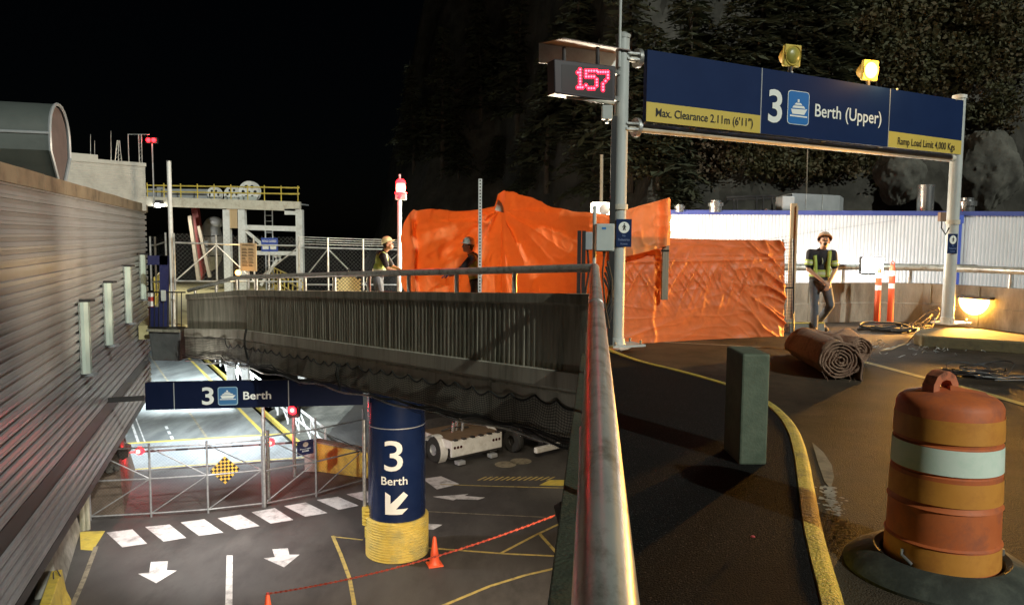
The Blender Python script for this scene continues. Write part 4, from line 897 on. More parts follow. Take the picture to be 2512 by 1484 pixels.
# jersey barriers beside the warehouse
def jersey(p0, p1, H, m, lab, wd=.3, foot=.55):
    d = (p1 - p0); L = d.length; d.normalize(); q = Vector((d.y, -d.x, 0)); t = thing('concrete_barrier', lab, 'barrier', (p0 + p1) / 2, 'concrete barriers along the warehouse')
    pr = [(-foot / 2, 0), (-foot / 2, .08), (-wd / 2 - .03, .32 * H / .8), (-wd / 2 + .04, H), (wd / 2 - .04, H), (wd / 2 + .03, .32 * H / .8), (foot / 2, .08), (foot / 2, 0)]
    mb = MB(); vs = [p + q * a + Vector((0, 0, z)) for p in (p0, p1) for a, z in pr]; n = len(pr); mb.add(vs, [(i, (i + 1) % n, n + (i + 1) % n, n + i) for i in range(n)] + [tuple(range(n)), tuple(range(2 * n - 1, n - 1, -1))]); part('block', mb, m, t, .02); return t
wd_ = Vector((-.342, 1, 0)).normalized()
p1 = G(197, 1306, ZL) + Vector((-.3, 0, 0)); p0 = G(148, 1467, ZL) + Vector((-.3, 0, 0)); bl = []
jersey(p0, p1, 1.25, 'conc', 'tall grey stained concrete barrier beside the corrugated wall')
q1 = G(185, 1478, ZL) + Vector((-.35, -.1, 0)); q0 = q1 + (p0 - p1).normalized() * 2.6
t = jersey(q0, q1, .85, 'yellow', 'yellow painted concrete barrier at the bottom left corner'); mb = MB(); c = q0.lerp(q1, .8) + Vector((0, 0, .85)); mb.tube([c + Vector((0, 0, -.03)), c + Vector((0, 0, .16)), c + Vector((.05, .05, .2)), c + Vector((.1, .1, .02))], .014, 6); part('lifting_loop', mb, 'darkmetal', t)
for k, (u, v, h, lab) in enumerate(((203, 1300, 1.25, 'left one of two short posts behind the grey barrier'), (214, 1298, 1.2, 'right one of two short posts behind the grey barrier'))): b = G(u, v, ZL); solo('short_post', MB().cyl(b, b + Vector((0, 0, h)), .09, n=12), 'concdark', lab, 'post')
# rusty retaining block by the gate
b = G(262, 1262, ZL); t = thing('rubble_wall', 'rusty brown retaining wall stub behind the left end of the gate', 'wall', b); mb = MB(); mb.add([b + Vector((p[0] - .42 * p[1], p[1], p[2])) for p in ((-1.3, -.1, 0), (.55, 0, 0), (.35, .8, 1.5), (.30, 2.6, 1.75), (.2, 4.6, 1.5), (.6, 4.6, 0), (-1.3, 4.6, 0), (-1.3, 4.6, 1.6), (-1.3, 1.2, 2.1), (-1.3, 0, 1.4))], [(0, 1, 2, 9), (2, 3, 8, 9), (3, 4, 7, 8), (1, 5, 4, 3, 2), (4, 5, 6, 7)]); part('stub', mb, mat('rusty dirt', (.07, .05, .035), (.12, .085, .06), .95, scale=3, bump=.8, bscale=9, c3=(.07, .05, .03)), t); mb = MB()
for k in range(14): k_ = random.uniform(.3, 4.3); mb.ball(b + Vector((.3 - .42 * k_ + random.uniform(-.3, .2), k_, 1.5 + random.uniform(-.3, .3))), random.uniform(.08, .2), 7)
part('loose_stone', mb, 'rock', t)['kind'] = 'stuff'
# yard trailer under the bridge
t = thing('flatbed_trailer', 'white flatbed yard truck with round tail lights parked under the bridge', 'truck', G(1150, 1150, ZL))
T0 = G(1108, 1147, ZL); T1 = G(1231, 1119, ZL); tx = (T1 - T0); WT = tx.length; tx.normalize(); ty = Vector((-tx.y, tx.x, 0)); TO = T0
def tp(a, b, c): return TO + tx * a + ty * b + Vector((0, 0, c))
q = Matrix((tx, ty, Vector((0, 0, 1)))).transposed()
z0 = .38; z1 = 1.0
part('bumper', MB().box(tp(WT / 2, .06, (z0 + z1) / 2), (WT, .12, z1 - z0), rot=q), 'white', t, .02)
part('deck', MB().box(tp(WT / 2, 3.0, z1 - .04), (WT - .1, 5.8, .1), rot=q), mat('worn timber deck', (.15, .10, .06), (.24, .16, .10), .85, scale=3, stretch=(1, 6, 1)), t)
mb = MB()
for x in (.05, WT - .05): mb.box(tp(x, 3.0, z1 - .15), (.10, 5.8, .3), rot=q)
part('side_rail', mb, 'white', t); mb = MB()
for k in range(6): mb.box(tp(.2 + k * (WT - .4) / 5, .05, z1 + .02), (.16, .16, .05), rot=q)
part('stake_pocket', mb, 'darkmetal', t)
part('step_bar', MB().box(tp(WT / 2, .15, z0 - .05), (WT, .22, .06), rot=q), 'darkmetal', t)
for x0 in (.14, WT - .44):
    for k in range(3): part('tail_light', MB().lathe([(.0, .01), (.055, .01), (.055, 0)], tp(x0 + k * .15, -.005, .74), 14, axis=-ty), mat('dark red lens', (.05, .008, .008), rough=.2), t)
for x in (.28, WT - .6): part('tow_foot', MB().box(tp(x + .15, .05, .12), (.34, .3, .16), rot=q), 'duct', t, .03)
for x, b in ((-.16, 1.0), (WT + .16, 1.0)):
    o = part('wheel', MB().lathe([(.22, -.13), (.46, -.13), (.5, -.08), (.5, .08), (.46, .13), (.22, .13)], tp(x + (.12 if x < 0 else -.12), b, .5), 26, axis=tx), 'tyre', t)
    part('hub', MB().lathe([(.0, .08), (.10, .09), (.13, .03), (.24, .06), (.26, .1)], tp(x + (.12 if x < 0 else -.12), b, .5), 20, axis=-tx if x < 0 else tx), 'duct', o)
    part('mudguard', MB().lathe([(.58, -.17), (.58, .17)], tp(x + (.12 if x < 0 else -.12), b, .5), 16, axis=tx, a0=R(-10), a1=R(190)), 'white', t)
mb = MB(); mb.box(tp(WT * .55, 4.6, 1.5), (WT * .9, .5, 1.1), rot=q); mb.box(tp(WT * .45, 2.6, 1.2), (1.6, .9, .4), rot=q); part('headboard', mb, 'darkmetal', t)
mb = MB(); 
for a, b, c in ((.9, 1.2, 1.12), (1.15, 1.3, 1.2), (1.3, 1.1, 1.1)): mb.cyl(tp(a, b, 1.0), tp(a + .05, b, c + .25), .07, n=10)
part('hydraulic_fitting', mb, 'chrome', t); part('hose', MB().tube([tp(.5, 1.4, 1.06), tp(.9, 1.2, 1.2), tp(1.4, 1.3, 1.1), tp(1.7, 1.2, 1.08)], .03, 8), 'rubber', t)
b2 = G(1245, 1113, ZL); t = thing('parked_tractor', 'dark yard tractor wheel and guard half hidden by the netting', 'truck', b2)
for dx, dy in ((.25, .3), (1.6, .5)): part('wheel', MB().lathe([(.2, -.14), (.46, -.14), (.5, -.08), (.5, .08), (.46, .14), (.2, .14)], b2 + Vector((dx, dy, .5)), 24, axis=tx), 'tyre', t)
part('chassis', MB().box(b2 + Vector((1.2, 1.5, .75)), (2.2, 3.2, .4), rot=q), 'darkmetal', t, .03); part('bumper', MB().box(b2 + Vector((1.6, -.3, .35)), (1.3, .2, .22), rot=q), 'white', t, .03)
part('cab', MB().box(b2 + Vector((1.4, 3.0, 1.7)), (1.7, 1.6, 1.6), rot=q), 'white', t, .06)
# ================================================================ OVERHEAD SIGN GANTRY
SL = Vector((1.585, 11.57, 0)); SR = Vector((8.08, 14.3, 0)); SP = Plane(SL, SR)
t = thing('overhead_sign', 'overhead blue and yellow sign 3 Berth (Upper) on two grey posts across the deck', 'sign', (SL + SR) / 2)
ztop = SP.sz(1522, 95)[1]
part('post', MB().cyl((SL.x, SL.y, .12), (SL.x, SL.y, ztop), .1, n=28), 'post', t)
zr = SP.sz(2346, 242)[1]; part('post', MB().cyl((SR.x, SR.y, .2), (SR.x, SR.y, zr), .105, n=28), 'post', t)
part('post_cap', MB().lathe([(.11, 0), (.115, .05), (.05, .09), (0, .095)], (SL.x, SL.y, ztop), 24), 'post', t); part('post_cap', MB().lathe([(.12, 0), (.12, .06), (.0, .09)], (SR.x, SR.y, zr), 24), 'white', t)
for c, z in ((SL, .12), (SR, .2)):
    mb = MB(); q = Matrix.Rotation(math.atan2(SP.d.y, SP.d.x), 3, 'Z'); mb.box(c + SP.d * .10 + Vector((0, 0, z + .015)), (.56, .40, .03), rot=q); mb.lathe([(.13, .03), (.115, .12), (.1, .13)], c + Vector((0, 0, z)), 20)
    o = part('base_plate', mb, 'post' if c is SL else 'cream', t); mb = MB()
    for a, b in ((-.12, -.15), (.32, -.15), (.32, .15), (-.12, .15)): part('anchor_bolt', MB().cyl(c + SP.d * a + SP.n * b + Vector((0, 0, z + .03)), c + SP.d * a + SP.n * b + Vector((0, 0, z + .09)), .018, n=8), 'galv', o)
def zline(u0, v0, u1, v1):
    a = SP.sz(u0, v0); b = SP.sz(u1, v1); return lambda s: a[1] + (b[1] - a[1]) * (s - a[0]) / (b[0] - a[0])
OFF = .20
class Off(Plane):
    pass
SF = Plane(SL + SP.n * OFF, SR + SP.n * OFF)     # face of the panels, in front of the posts
def zl2(u0, v0, u1, v1):
    a = SF.sz(u0, v0); b = SF.sz(u1, v1); return lambda s: a[1] + (b[1] - a[1]) * (s - a[0]) / (b[0] - a[0])
fT = zl2(1588, 122, 2363, 247); fB = zl2(1585, 298, 2358, 380)
e = [SF.sz(1586, 200)[0], SF.sz(1867, 250)[0], SF.sz(2181, 290)[0], SF.sz(2361, 310)[0]]
def panel(name, s0, s1, za, zb_, m, th=.05, off=0.0):
    return part(name, MB().slab([SF.w(s0, za(s0), off), SF.w(s1, za(s1), off), SF.w(s1, zb_(s1), off), SF.w(s0, zb_(s0), off)], SF.n, th), m, t)
for i in range(3): panel('sign_panel', e[i] + .006, e[i + 1] - .006, fB, fT, 'blue', .09)
yL = zl2(1586, 250, 1865, 284); yR = zl2(2181, 322, 2359, 346)
panel('yellow_strip', e[0] + .006, e[1] - .006, fB, yL, 'signyellow', .006, .005); panel('yellow_strip', e[2] + .006, e[3] - .006, fB, yR, 'signyellow', .006, .005)
mb = MB()
for s in e[1:3]: mb.add([SF.w(s - .008, fB(s), .003), SF.w(s + .008, fB(s), .003), SF.w(s + .008, fT(s), .003), SF.w(s - .008, fT(s), .003)], [(0, 1, 2, 3)])
pieces('panel_joint', mb, 'duct', t)
def tbox(l, b, tp_, r, off=.010):               # left edge, baseline-bottom, top, right edge given as photo points
    s0 = SF.sz(*l)[0]; s1 = SF.sz(*r)[0]; z0 = SF.sz(*b)[1]; z1 = SF.sz(*tp_)[1]
    sl = (fB(s1) - fB(s0)) / (s1 - s0); sb = SF.sz(*b)[0]; st = SF.sz(*tp_)[0]
    def f(x, y):
        s = s0 + (s1 - s0) * x; return SF.w(s, (z0 + sl * (s - sb)) * (1 - y) + (z1 + sl * (s - st)) * y, off)
    return f
mb = MB(); text(mb, 'Max. Clearance 2.11m (6\'11")', tbox((1608, 286), (1843, 318), (1846, 292), (1846, 300), .012), .012); part('lettering', mb, 'black', t)
mb = MB(); text(mb, 'Ramp Load Limit 4,000 Kgs', tbox((2201, 352), (2325, 374), (2325, 351), (2341, 360), .012), .006); part('lettering', mb, 'black', t)
part('lettering', text(MB(), '3', tbox((1883, 290), (1898, 302), (1900, 220), (1917, 290)), .020), 'signwhite', t); part('lettering', text(MB(), 'Berth (Upper)', tbox((1998, 285), (2154, 315), (2158, 275), (2161, 295)), .010), 'signwhite', t)
mb = MB(); f = tbox((1931, 270), (1940, 305), (1940, 222), (1984, 270), .006); rrect(mb, f, .15, 5, ry=.10); o = part('symbol_frame', mb, 'signwhite', t)
mb = MB(); f = tbox((1932.5, 270), (1940, 303.5), (1940, 223.5), (1982.5, 270), .010); rrect(mb, f, .14, 5, ry=.09); part('symbol_field', mb, 'skyblue', o); mb = MB(); f = tbox((1935, 270), (1940, 306), (1940, 232), (1981, 270), .014); ferry(mb, f); part('ferry_symbol', mb, 'signwhite', o)
# beams
za = zline(1545, 312, 2330, 388)
s1 = SP.L; part('lower_beam', MB().cyl(SP.w(.1, za(0), 0), SP.w(s1, za(s1), 0), .068, n=20), 'cream', t)
zu = zline(1550, 142, 2340, 262); part('upper_beam', MB().cyl(SP.w(.1, zu(0), -.0), SP.w(s1 - .1, zu(s1), 0), .068, n=16), 'cream', t)
for s in (.45, .62): part('upright', MB().cyl(SP.w(s, za(s)), SP.w(s, zu(s)), .05, n=12), 'cream', t)
for z in (za(.2), zu(.2)):
    part('flange', MB().lathe([(.07, -.03), (.14, -.03), (.14, .03), (.07, .03)], SP.w(.26, z), 20, axis=SP.d), 'galv', t); mb = MB()
    for h in (-.04, .04): mb.bar(SP.w(.02, z + h, .11), SP.w(.26, z + h, .11), .02, .025)
    part('clamp', mb, 'galv', t)
for u in (1690, 2010, 2150): s = SP.sz(u, 300)[0]; part('bracket', MB().box(SP.w(s, za(s) + .1, .09), (.06, .12, .12)), 'galv', t)
for s, c, z in ((.0, SL, SP.sz(1520, 508)[1]), (0, SR, SP.sz(2335, 545)[1])): part('pipe_clamp', MB().lathe([(.112, -.04), (.122, -.04), (.122, .04), (.112, .04)], (c.x, c.y, z), 24), 'cream', t)
for s in (3.0, 5.3): part('rivet', MB().ball(SF.w(s, fT(s) + .015, -.03), .022, 8), 'white', t)
# flashing lamps on the sign
for u, v, lit, lab in ((1940, 138, 0, 'unlit yellow flasher lamp on top of the overhead sign'), (2131, 174, 1, 'lit amber flasher lamp on top of the overhead sign')):
    c = SP.at(u, v); s = SP.sz(u, v)[0]; t2 = thing('flasher_lamp', lab, 'warning lamp', SP.w(s, fT(s)), 'flasher lamps on the overhead sign')
    ax_ = (Vector((.35, -1, -.08))).normalized(); rx_ = ax_.cross(Vector((0, 0, 1))).normalized(); uz = rx_.cross(ax_); q = Matrix((rx_, ax_, uz)).transposed()
    part('front_plate', MB().box(c + ax_ * .02, (.32, .07, .34), rot=q), 'yellow', t2, .02)
    part('housing', MB().lathe([(.0, -.22), (.08, -.20), (.145, -.10), (.15, 0)], c, 20, axis=ax_), mat('amber housing', (.50, .30, .05), rough=.5), t2)
    part('lens', MB().lathe([(.0, .10), (.07, .09), (.12, .07), (.135, .05)], c, 24, axis=ax_), 'lens_amber' if lit else 'lens_dull', t2)
    part('lens_rim', MB().lathe([(.135, .05), (.15, .07), (.15, .05)], c, 24, axis=ax_), mat('glowing amber rim', (.8, .35, .05), emit=(1, .36, .04), es=1.6) if lit else 'yellow', t2)  # on the lit lamp the rim emits too, imitating its orange glow
    part('stem', MB().cyl(SP.w(s, fT(s) - .05, .0), c - Vector((0, 0, .12)), .035, n=10), 'darkmetal', t2)
    if lit: lamp('POINT', c + ax_ * .3, 60, (1, .55, .15), .1, parent=t2)
# LED clearance display
DP = Plane(P(1359, 190, 10.95), P(1511, 200, 11.3)); t = thing('clearance_display', 'dark box display with glowing red LED digits 157 under a sloping shade', 'electronic sign', P(1430, 250, 11.2))
cs = [DP.at(1361, 229), DP.at(1509, 250), DP.at(1511, 163), DP.at(1359, 145)]
part('housing', MB().slab(cs, DP.n, .25), 'housing', t, .015)
part('face', MB().slab([DP.at(1378, 225, .004), DP.at(1503, 243, .004), DP.at(1503, 172, .004), DP.at(1378, 158, .004)], DP.n, .003), 'led_face', t)
DOT = {'1': ["00100", "01100", "00100", "00100", "00100", "00100", "01110"], '5': ["11111", "10000", "11110", "00001", "00001", "10001", "01110"], '7': ["11111", "00001", "00001", "00010", "00100", "00100", "00100"]}
mb = MB(); mg = MB(); box = {'1': ((1409, 219), (1437, 168)), '5': ((1434, 221), (1467, 171)), '7': ((1464, 225), (1494, 174))}
for ch, ((u0, v0), (u1, v1)) in box.items():
    for r in range(7):
        for c_ in range(5):
            if DOT[ch][r][c_] == '1':
                u = u0 + (u1 - u0) * (c_ + .5) / 5; v = v1 + (v0 - v1) * (r + .5) / 7; p = DP.at(u, v, .012); mb.lathe([(.015, 0), (.013, .012), (.0, .014)], p, 8, axis=DP.n); mg.lathe([(.034, 0), (.0, .001)], DP.at(u, v, .008), 10, axis=DP.n)
part('led_digits', mb, 'led', t); part('led_glow', mg, 'led_dim', t)  # emissive discs behind the dots imitate their red glow
bb = [P(1322, 105, 11.75), P(1519, 131, 12.05), P(1515, 168, 12.05), P(1322, 155, 11.75)]
part('back_board', MB().slab(bb, (0, -1, 0), .02), 'white', t)
part('sun_shade', MB().slab([P(1322, 105, 11.75), P(1381, 93, 11.25), P(1548, 123, 11.45), P(1519, 131, 12.05)], (0, 0, 1), .015), mat('shade panel', (.20, .13, .11), rough=.5), t)
for u in (1384, 1466): part('hanger', MB().tube([P(u, 160, 11.35), P(u, 118, 11.45)], .03, 8), 'darkmetal', t)
mb = MB(); mb.tube([P(1390, 237, 11.15), P(1506, 253, 11.3)], .03, 8); part('lower_bar', mb, 'cream', t)
mb = MB(); mb.bar(P(1500, 175, 11.35), Vector((SL.x, SL.y, P(1500, 175, 11.35).z)), .06, .06); mb.bar(P(1500, 240, 11.35), Vector((SL.x, SL.y, P(1500, 240, 11.35).z)), .06, .06); part('mount_arm', mb, 'galv', t)
lamp('AREA', DP.at(1450, 200, .12), 3.0, (1, .02, .08), .3, to=DP.at(1450, 200, 1.5), parent=t)
a = P(1521, -60, 11.47); b = P(1519, 165, 11.47); solo('whip_aerial', MB().cyl(b, (b.x, b.y, a.z + 1), .022, n=8), 'post', 'tall thin rod aerial clamped to the left sign post', 'aerial')
# black cable channel and boxes on the left post
a = P(1499, 285, 11.45); b = P(1496, 838, 11.45); t = thing('cable_riser', 'black vertical cable channel running down the left sign post', 'conduit', (b.x, b.y, .12)); part('channel', MB().box((b.x, b.y, (a.z + .15) / 2), (.075, .06, a.z - .15)), 'black', t)
mb = MB()
for k in range(4):
    q0 = P(1490 - k * 3, 640 + 14 * k, 11.3); q1 = P(1492, 760 + 20 * k, 11.3); mb.tube([q0, q0.lerp(q1, .3) + Vector((.06 + .02 * k, 0, -.05)), q0.lerp(q1, .6) + Vector((.05, -.05, -.1)), q1 + Vector((-.06 - .02 * k, -.03, -.1)), P(1499, 700 + 26 * k, 11.4)], .017, 6)
part('loose_cable', mb, 'rubber', t)
c = P(1489, 277, 11.3); t = thing('junction_box', 'small pale box below the red clearance display', 'junction box', c); part('body', MB().box(c, (.15, .12, .2)), 'greybox', t, .01); part('gland', MB().cyl(c - Vector((0, 0, .15)), c - Vector((0, 0, .1)), .03, n=10), 'galv', t)
c = P(1483, 583, 11.0); t = thing('junction_box', 'larger grey green electrical box left of the pedestrian sign', 'junction box', c); part('body', MB().box(c, (.26, .15, .39), rz=.1), 'greybox', t, .015); part('lid', MB().box(c + Vector((-.008, -.08, 0)), (.235, .02, .365), rz=.1), 'greybox', t, .006); part('badge', MB().box(c + Vector((-.02, -.093, .13)), (.06, .004, .03), rz=.1), 'skyblue', t)
part('gland', MB().cyl(c - Vector((0, 0, .27)), c - Vector((0, 0, .19)), .02, n=8), 'rubber', t); part('cable', MB().tube([c - Vector((0, 0, .25)), c + Vector((-.02, 0, -.5)), c + Vector((.03, 0, -1.0)), c + Vector((.1, .1, -1.3))], .014, 6), 'rubber', t)
a = P(1459, 505, 11.1); b = P(1458, 690, 11.1); t = thing('box_stand', 'slim pale pole carrying the grey electrical boxes at the rail corner', 'pole', (b.x, b.y, .9)); part('pole', MB().cyl((b.x, b.y, .3), a, .028, n=10), 'post', t); part('arm', MB().bar((b.x, b.y, c.z), c + Vector((0, .05, 0)), .05, .04), 'galv', t)
c = P(1441, 591, 10.9); t = thing('switch_box', 'dark grey switch box on twin black channels at the rail corner', 'junction box', P(1430, 720, 10.9)); part('body', MB().box(c, (.13, .13, .25)), 'duct', t, .01)
for u in (1419, 1430): a = P(u, 566, 10.85); b = P(u, 722, 10.85); part('channel', MB().box((b.x, b.y, (a.z + b.z) / 2), (.05, .05, a.z - b.z)), 'black', t)
part('cable', MB().tube([c - Vector((0, 0, .1)), c + Vector((.03, 0, -.4)), c + Vector((-.02, 0, -.75))], .016, 6), 'rubber', t)
def pedsign(A, B, u0, v0, u1, v1, lab):
    NP = Plane(A, B); t = thing('pedestrian_sign', lab, 'sign', NP.at((u0 + u1) / 2, v1), 'pedestrian signs on the sign posts'); a = NP.sz(u0, v1); b = NP.sz(u1, v0); f = onplane(NP, a[0], a[1], b[0], b[1], .004)
    part('panel', MB().slab([NP.w(a[0], a[1]), NP.w(b[0], a[1]), NP.w(b[0], b[1]), NP.w(a[0], b[1])], NP.n, .012), 'blue', t)
    mb = MB(); asp = (b[1] - a[1]) / (b[0] - a[0]); mb.add([f(.5 + .36 * math.cos(k * .2618), .70 + .36 / asp * math.sin(k * .2618)) for k in range(24)], [tuple(range(24))]); o = part('disc', mb, 'signwhite', t)
    f2 = onplane(NP, a[0], a[1], b[0], b[1], .008); mb = MB()
    for poly in ([(.47, .71), (.55, .71), (.56, .79), (.47, .79)], [(.47, .72), (.53, .70), (.47, .60), (.41, .60)], [(.50, .72), (.56, .71), (.60, .60), (.54, .60)], [(.47, .79), (.49, .75), (.40, .70), (.38, .72)], [(.55, .79), (.53, .75), (.62, .70), (.64, .72)]): mb.add([f2(x, y) for x, y in poly], [tuple(range(len(poly)))])
    mb.add([f2(.51 + .045 * math.cos(k * .785), .825 + .045 / asp * math.sin(k * .785)) for k in range(8)], [tuple(range(8))]); part('walking_figure', mb, 'black', o)
    ml = mat('dim sign lettering', (.16, .22, .40), rough=.4)
    for w_, x0, xw, y0, yh in (('No', .40, .2, .37, .08), ('Pedestrian', .12, .76, .22, .09), ('Access', .26, .48, .08, .08)): part('lettering', text(MB(), w_, lambda x, y: f2(x0 + xw * x, y0 + yh * y)), ml, t)
pedsign(SL + Vector((-.2, -.14, 0)), SL + Vector((.3, -.08, 0)), 1511, 538, 1550, 606, 'blue pedestrian sign on the left sign post beside the grey box')
pedsign(SR + Vector((-.1, -.16, 0)), SR + Vector((.1, -.10, 0)), 2324, 574, 2350, 622, 'blue pedestrian sign on the right sign post')
c = P(2311, 532, 14.1); t = thing('junction_box', 'small brown box high on the left of the right sign post', 'junction box', c); part('body', MB().box(c, (.11, .1, .17)), mat('brown box', (.22, .12, .07), rough=.5), t, .01); part('cable', MB().tube([c - Vector((0, 0, .08)), c + Vector((.0, 0, -.2)), c + Vector((.08, 0, -.32)), c + Vector((.15, .02, -.2))], .012, 6), 'rubber', t)
# ================================================================ ORANGE TARPAULINS
def interp(tab, u):
    if u <= tab[0][0]: return tab[0][1]
    for (a, x), (b, y) in zip(tab, tab[1:]):
        if u <= b: k = (u - a) / (b - a); return x + (y - x) * k
    return tab[-1][1]
def tarp(name, lab, u0, u1, top, bot, Yt, fold, nu=110, nv=46, m='tarp', lean=0.0):
    mb = MB()
    def f(a, b):
        u = u0 + (u1 - u0) * a; vt = interp(top, u); vb = interp(bot, u); v = vb + (vt - vb) * b
        Y = interp(Yt, u) + lean * b; p = P(u, v, Y); d = fold(a, b, u, v); return p + Vector((.35 * d, -d, .15 * d))
    mb.grid(f, nu, nv); o = solo(name, mb, m, lab, 'tarpaulin', 'orange tarpaulins round the work enclosure'); sm = o.modifiers.new('s', 'SOLIDIFY'); sm.thickness = .004
    return o
nz = lambda x, y, s: noise.noise(Vector((x, y, s)))
cr = lambda n: max(0.0, 1 - abs(n) * 3.2) ** 2                                       # sharp cloth crease
def foldA(a, b, u, v):
    d = .10 * nz(u * .010, v * .006, 1) + .045 * nz(u * .03, v * .012, 2) + .012 * nz(u * .07, v * .04, 3)
    ang = math.atan2(v - 515, u - 1228); k = min(1, math.hypot(u - 1228, v - 515) / 60)     # creases radiating from the tied peak
    d += .075 * k * math.sin(ang * 12 + .9 * math.sin(ang * 5)) * (1 if v > 515 else .3) + .03 * k * cr(nz(ang * 5, k, 21))
    d += .03 * cr(nz(u * .016 + v * .006, v * .010 - u * .004, 15)) + .02 * cr(nz(u * .04, v * .03, 17))
    d += .16 * math.exp(-((u - 1003 - (v - 560) * .06) / 13) ** 2) - .12 * math.exp(-((u - 1026) / 9) ** 2)
    d += .08 * math.exp(-((v - 545 - .0008 * (u - 1110) ** 2) / 7) ** 2) * (1 if 1020 < u < 1200 else 0)
    return d
tarp('tarpaulin', 'brightest long orange tarpaulin sheet behind the two workers, peaked in the middle', 984, 1512,
     [(984, 585), (990, 548), (1000, 527), (1012, 516), (1060, 514), (1120, 518), (1180, 514), (1214, 506), (1222, 476), (1236, 467), (1262, 472), (1300, 486), (1350, 507), (1400, 520), (1460, 526), (1512, 529)],
     [(984, 690), (1000, 740), (1040, 760), (1512, 845)], [(984, 16.0), (1020, 15.6), (1228, 14.8), (1240, 14.5), (1440, 13.0), (1512, 12.75)], foldA, 260, 100)
def foldB(a, b, u, v):
    d = .030 * nz(u * .008, v * .010, 5)
    mid = math.exp(-((v - 690) / 50) ** 2); low = max(0, min(1, (v - 700) / 80))
    d += mid * (.034 * cr(nz(u * .030 + v * .012, v * .006, 7)) + .022 * cr(nz(u * .055 - v * .03, v * .012, 9)) + .012 * nz(u * .1, v * .02, 19))
    d += .006 * cr(nz(u * .008, v * .04, 22)) + .010 * low * cr(nz(u * .007 + v * .016, v * .012, 23)) + .003 * nz(u * .06, v * .07, 24)
    r = max(0, (u - 1740) / 180); d += r * (.07 * cr(nz((u + v) * .006, (v - u) * .016, 4)) + .035 * cr(nz((u + v) * .010, (v - u) * .028, 8)) + .012 * nz(u * .05, v * .04, 6))
    d += .022 * math.exp(-((v - 640 + (u - 1700) * .02) / 4) ** 2) + .02 * math.exp(-((u - 1600 - 12 * nz(v * .02, 0, 3)) / 5) ** 2) * (1 if v > 700 else .4)
    return d
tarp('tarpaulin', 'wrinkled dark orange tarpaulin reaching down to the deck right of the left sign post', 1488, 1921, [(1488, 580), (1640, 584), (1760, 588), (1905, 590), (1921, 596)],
     [(1488, 862), (1540, 848), (1620, 846), (1720, 840), (1800, 838), (1860, 828), (1921, 826)], [(1488, 12.5), (1540, 12.65), (1921, 13.9)], foldB, 240, 140, 'agedshaded')
def foldC(a, b, u, v): return .05 * nz(u * .02, v * .012, 11) + .02 * nz(u * .05, v * .03, 12) + .02 * cr(nz(u * .02, v * .02 + u * .01, 31)) + .05 * math.exp(-((u - 1632) / 8) ** 2) - .04 * math.exp(-((u - 1618) / 8) ** 2)
tarp('tarpaulin', 'upper orange tarpaulin flap hanging between the left sign post and the grey timber', 1500, 1644, [(1500, 528), (1545, 512), (1600, 497), (1636, 487), (1644, 490)], [(1500, 634), (1545, 628), (1600, 614), (1644, 601)], [(1500, 12.2), (1644, 12.6)], foldC, 80, 56)
# pale patch standing in for inside light seen at the peak gap
mb = MB(); mb.slab([P(1214, 516, 14.62), P(1236, 522, 14.62), P(1243, 535, 14.6), (P(1231, 498, 14.62)), P(1222, 490, 14.62)], (0, -1, 0), .01); solo('peak_light_patch', mb, 'cream', 'pale patch standing for inside light at the tied peak of the orange tarpaulin', 'light patch')
wl = thing('added_enclosure_lamp', 'added unseen lamp on a stand behind the orange tarpaulins', 'work lamp', (3.2, 16.0, 0)); part('stand', MB().cyl((3.2, 16.0, 0), (3.2, 16.0, 1.9), .03), 'yellow', wl); part('head', MB().box((3.2, 16.05, 2.0), (.4, .12, .25)), 'black', wl); part('lens', MB().box((3.2, 15.98, 2.0), (.36, .02, .21)), 'lens_white', wl)
lamp('POINT', (1.4, 16.4, 1.7), 1500, (1, .88, .66), .3, parent=wl); lamp('POINT', (-1.0, 18.8, 1.6), 1500, (1, .85, .6), .3, parent=wl)  # lights added inside the enclosure to shine through the tarpaulins
for x in (2.6, 5.2, 8.2):  # unseen lamps added to brighten the white building
    t = thing('added_wall_washer', 'low unseen lamp added behind the parapet to brighten the white building', 'lamp', (x, 17.6, .2), 'added lamps behind the parapet'); part('housing', MB().box((x, 17.5, .2), (.3, .12, .15)), 'black', t); part('lens', MB().box((x, 17.57, .22), (.26, .02, .11)), 'lens_white', t); lamp('POINT', (x, 17.75, .3), 22 if x < 3 else (70 if x < 6 else 110), (1, .96, .95), .2, parent=t)
a = P(1632, 600, 12.72); b = P(1630, 735, 12.72); t = thing('hanging_timber', 'grey timber post standing against the orange tarpaulin below the upper flap', 'post', b); part('timber', MB().box(((a.x + b.x) / 2, 12.72, (a.z + b.z) / 2), (.105, .09, a.z - b.z)), 'woodgrey', t, .006); part('strap', MB().box((a.x, 12.72, a.z - .1), (.115, .1, .03)), 'net', t)
# white perforated measuring staff
a = P(1175, 439, 12.6); b = P(1177, 720, 12.6); t = thing('measuring_staff', 'tall white perforated steel strip standing at the bridge rail', 'staff', b); part('strip', MB().box((b.x, b.y, (a.z + b.z) / 2 - .2), (.056, .03, a.z - b.z + .4)), 'white', t); mb = MB(); z = b.z
while z < a.z: mb.box((b.x, b.y - .016, z), (.022, .006, .022)); z += .052
part('hole_row', mb, 'black', t)
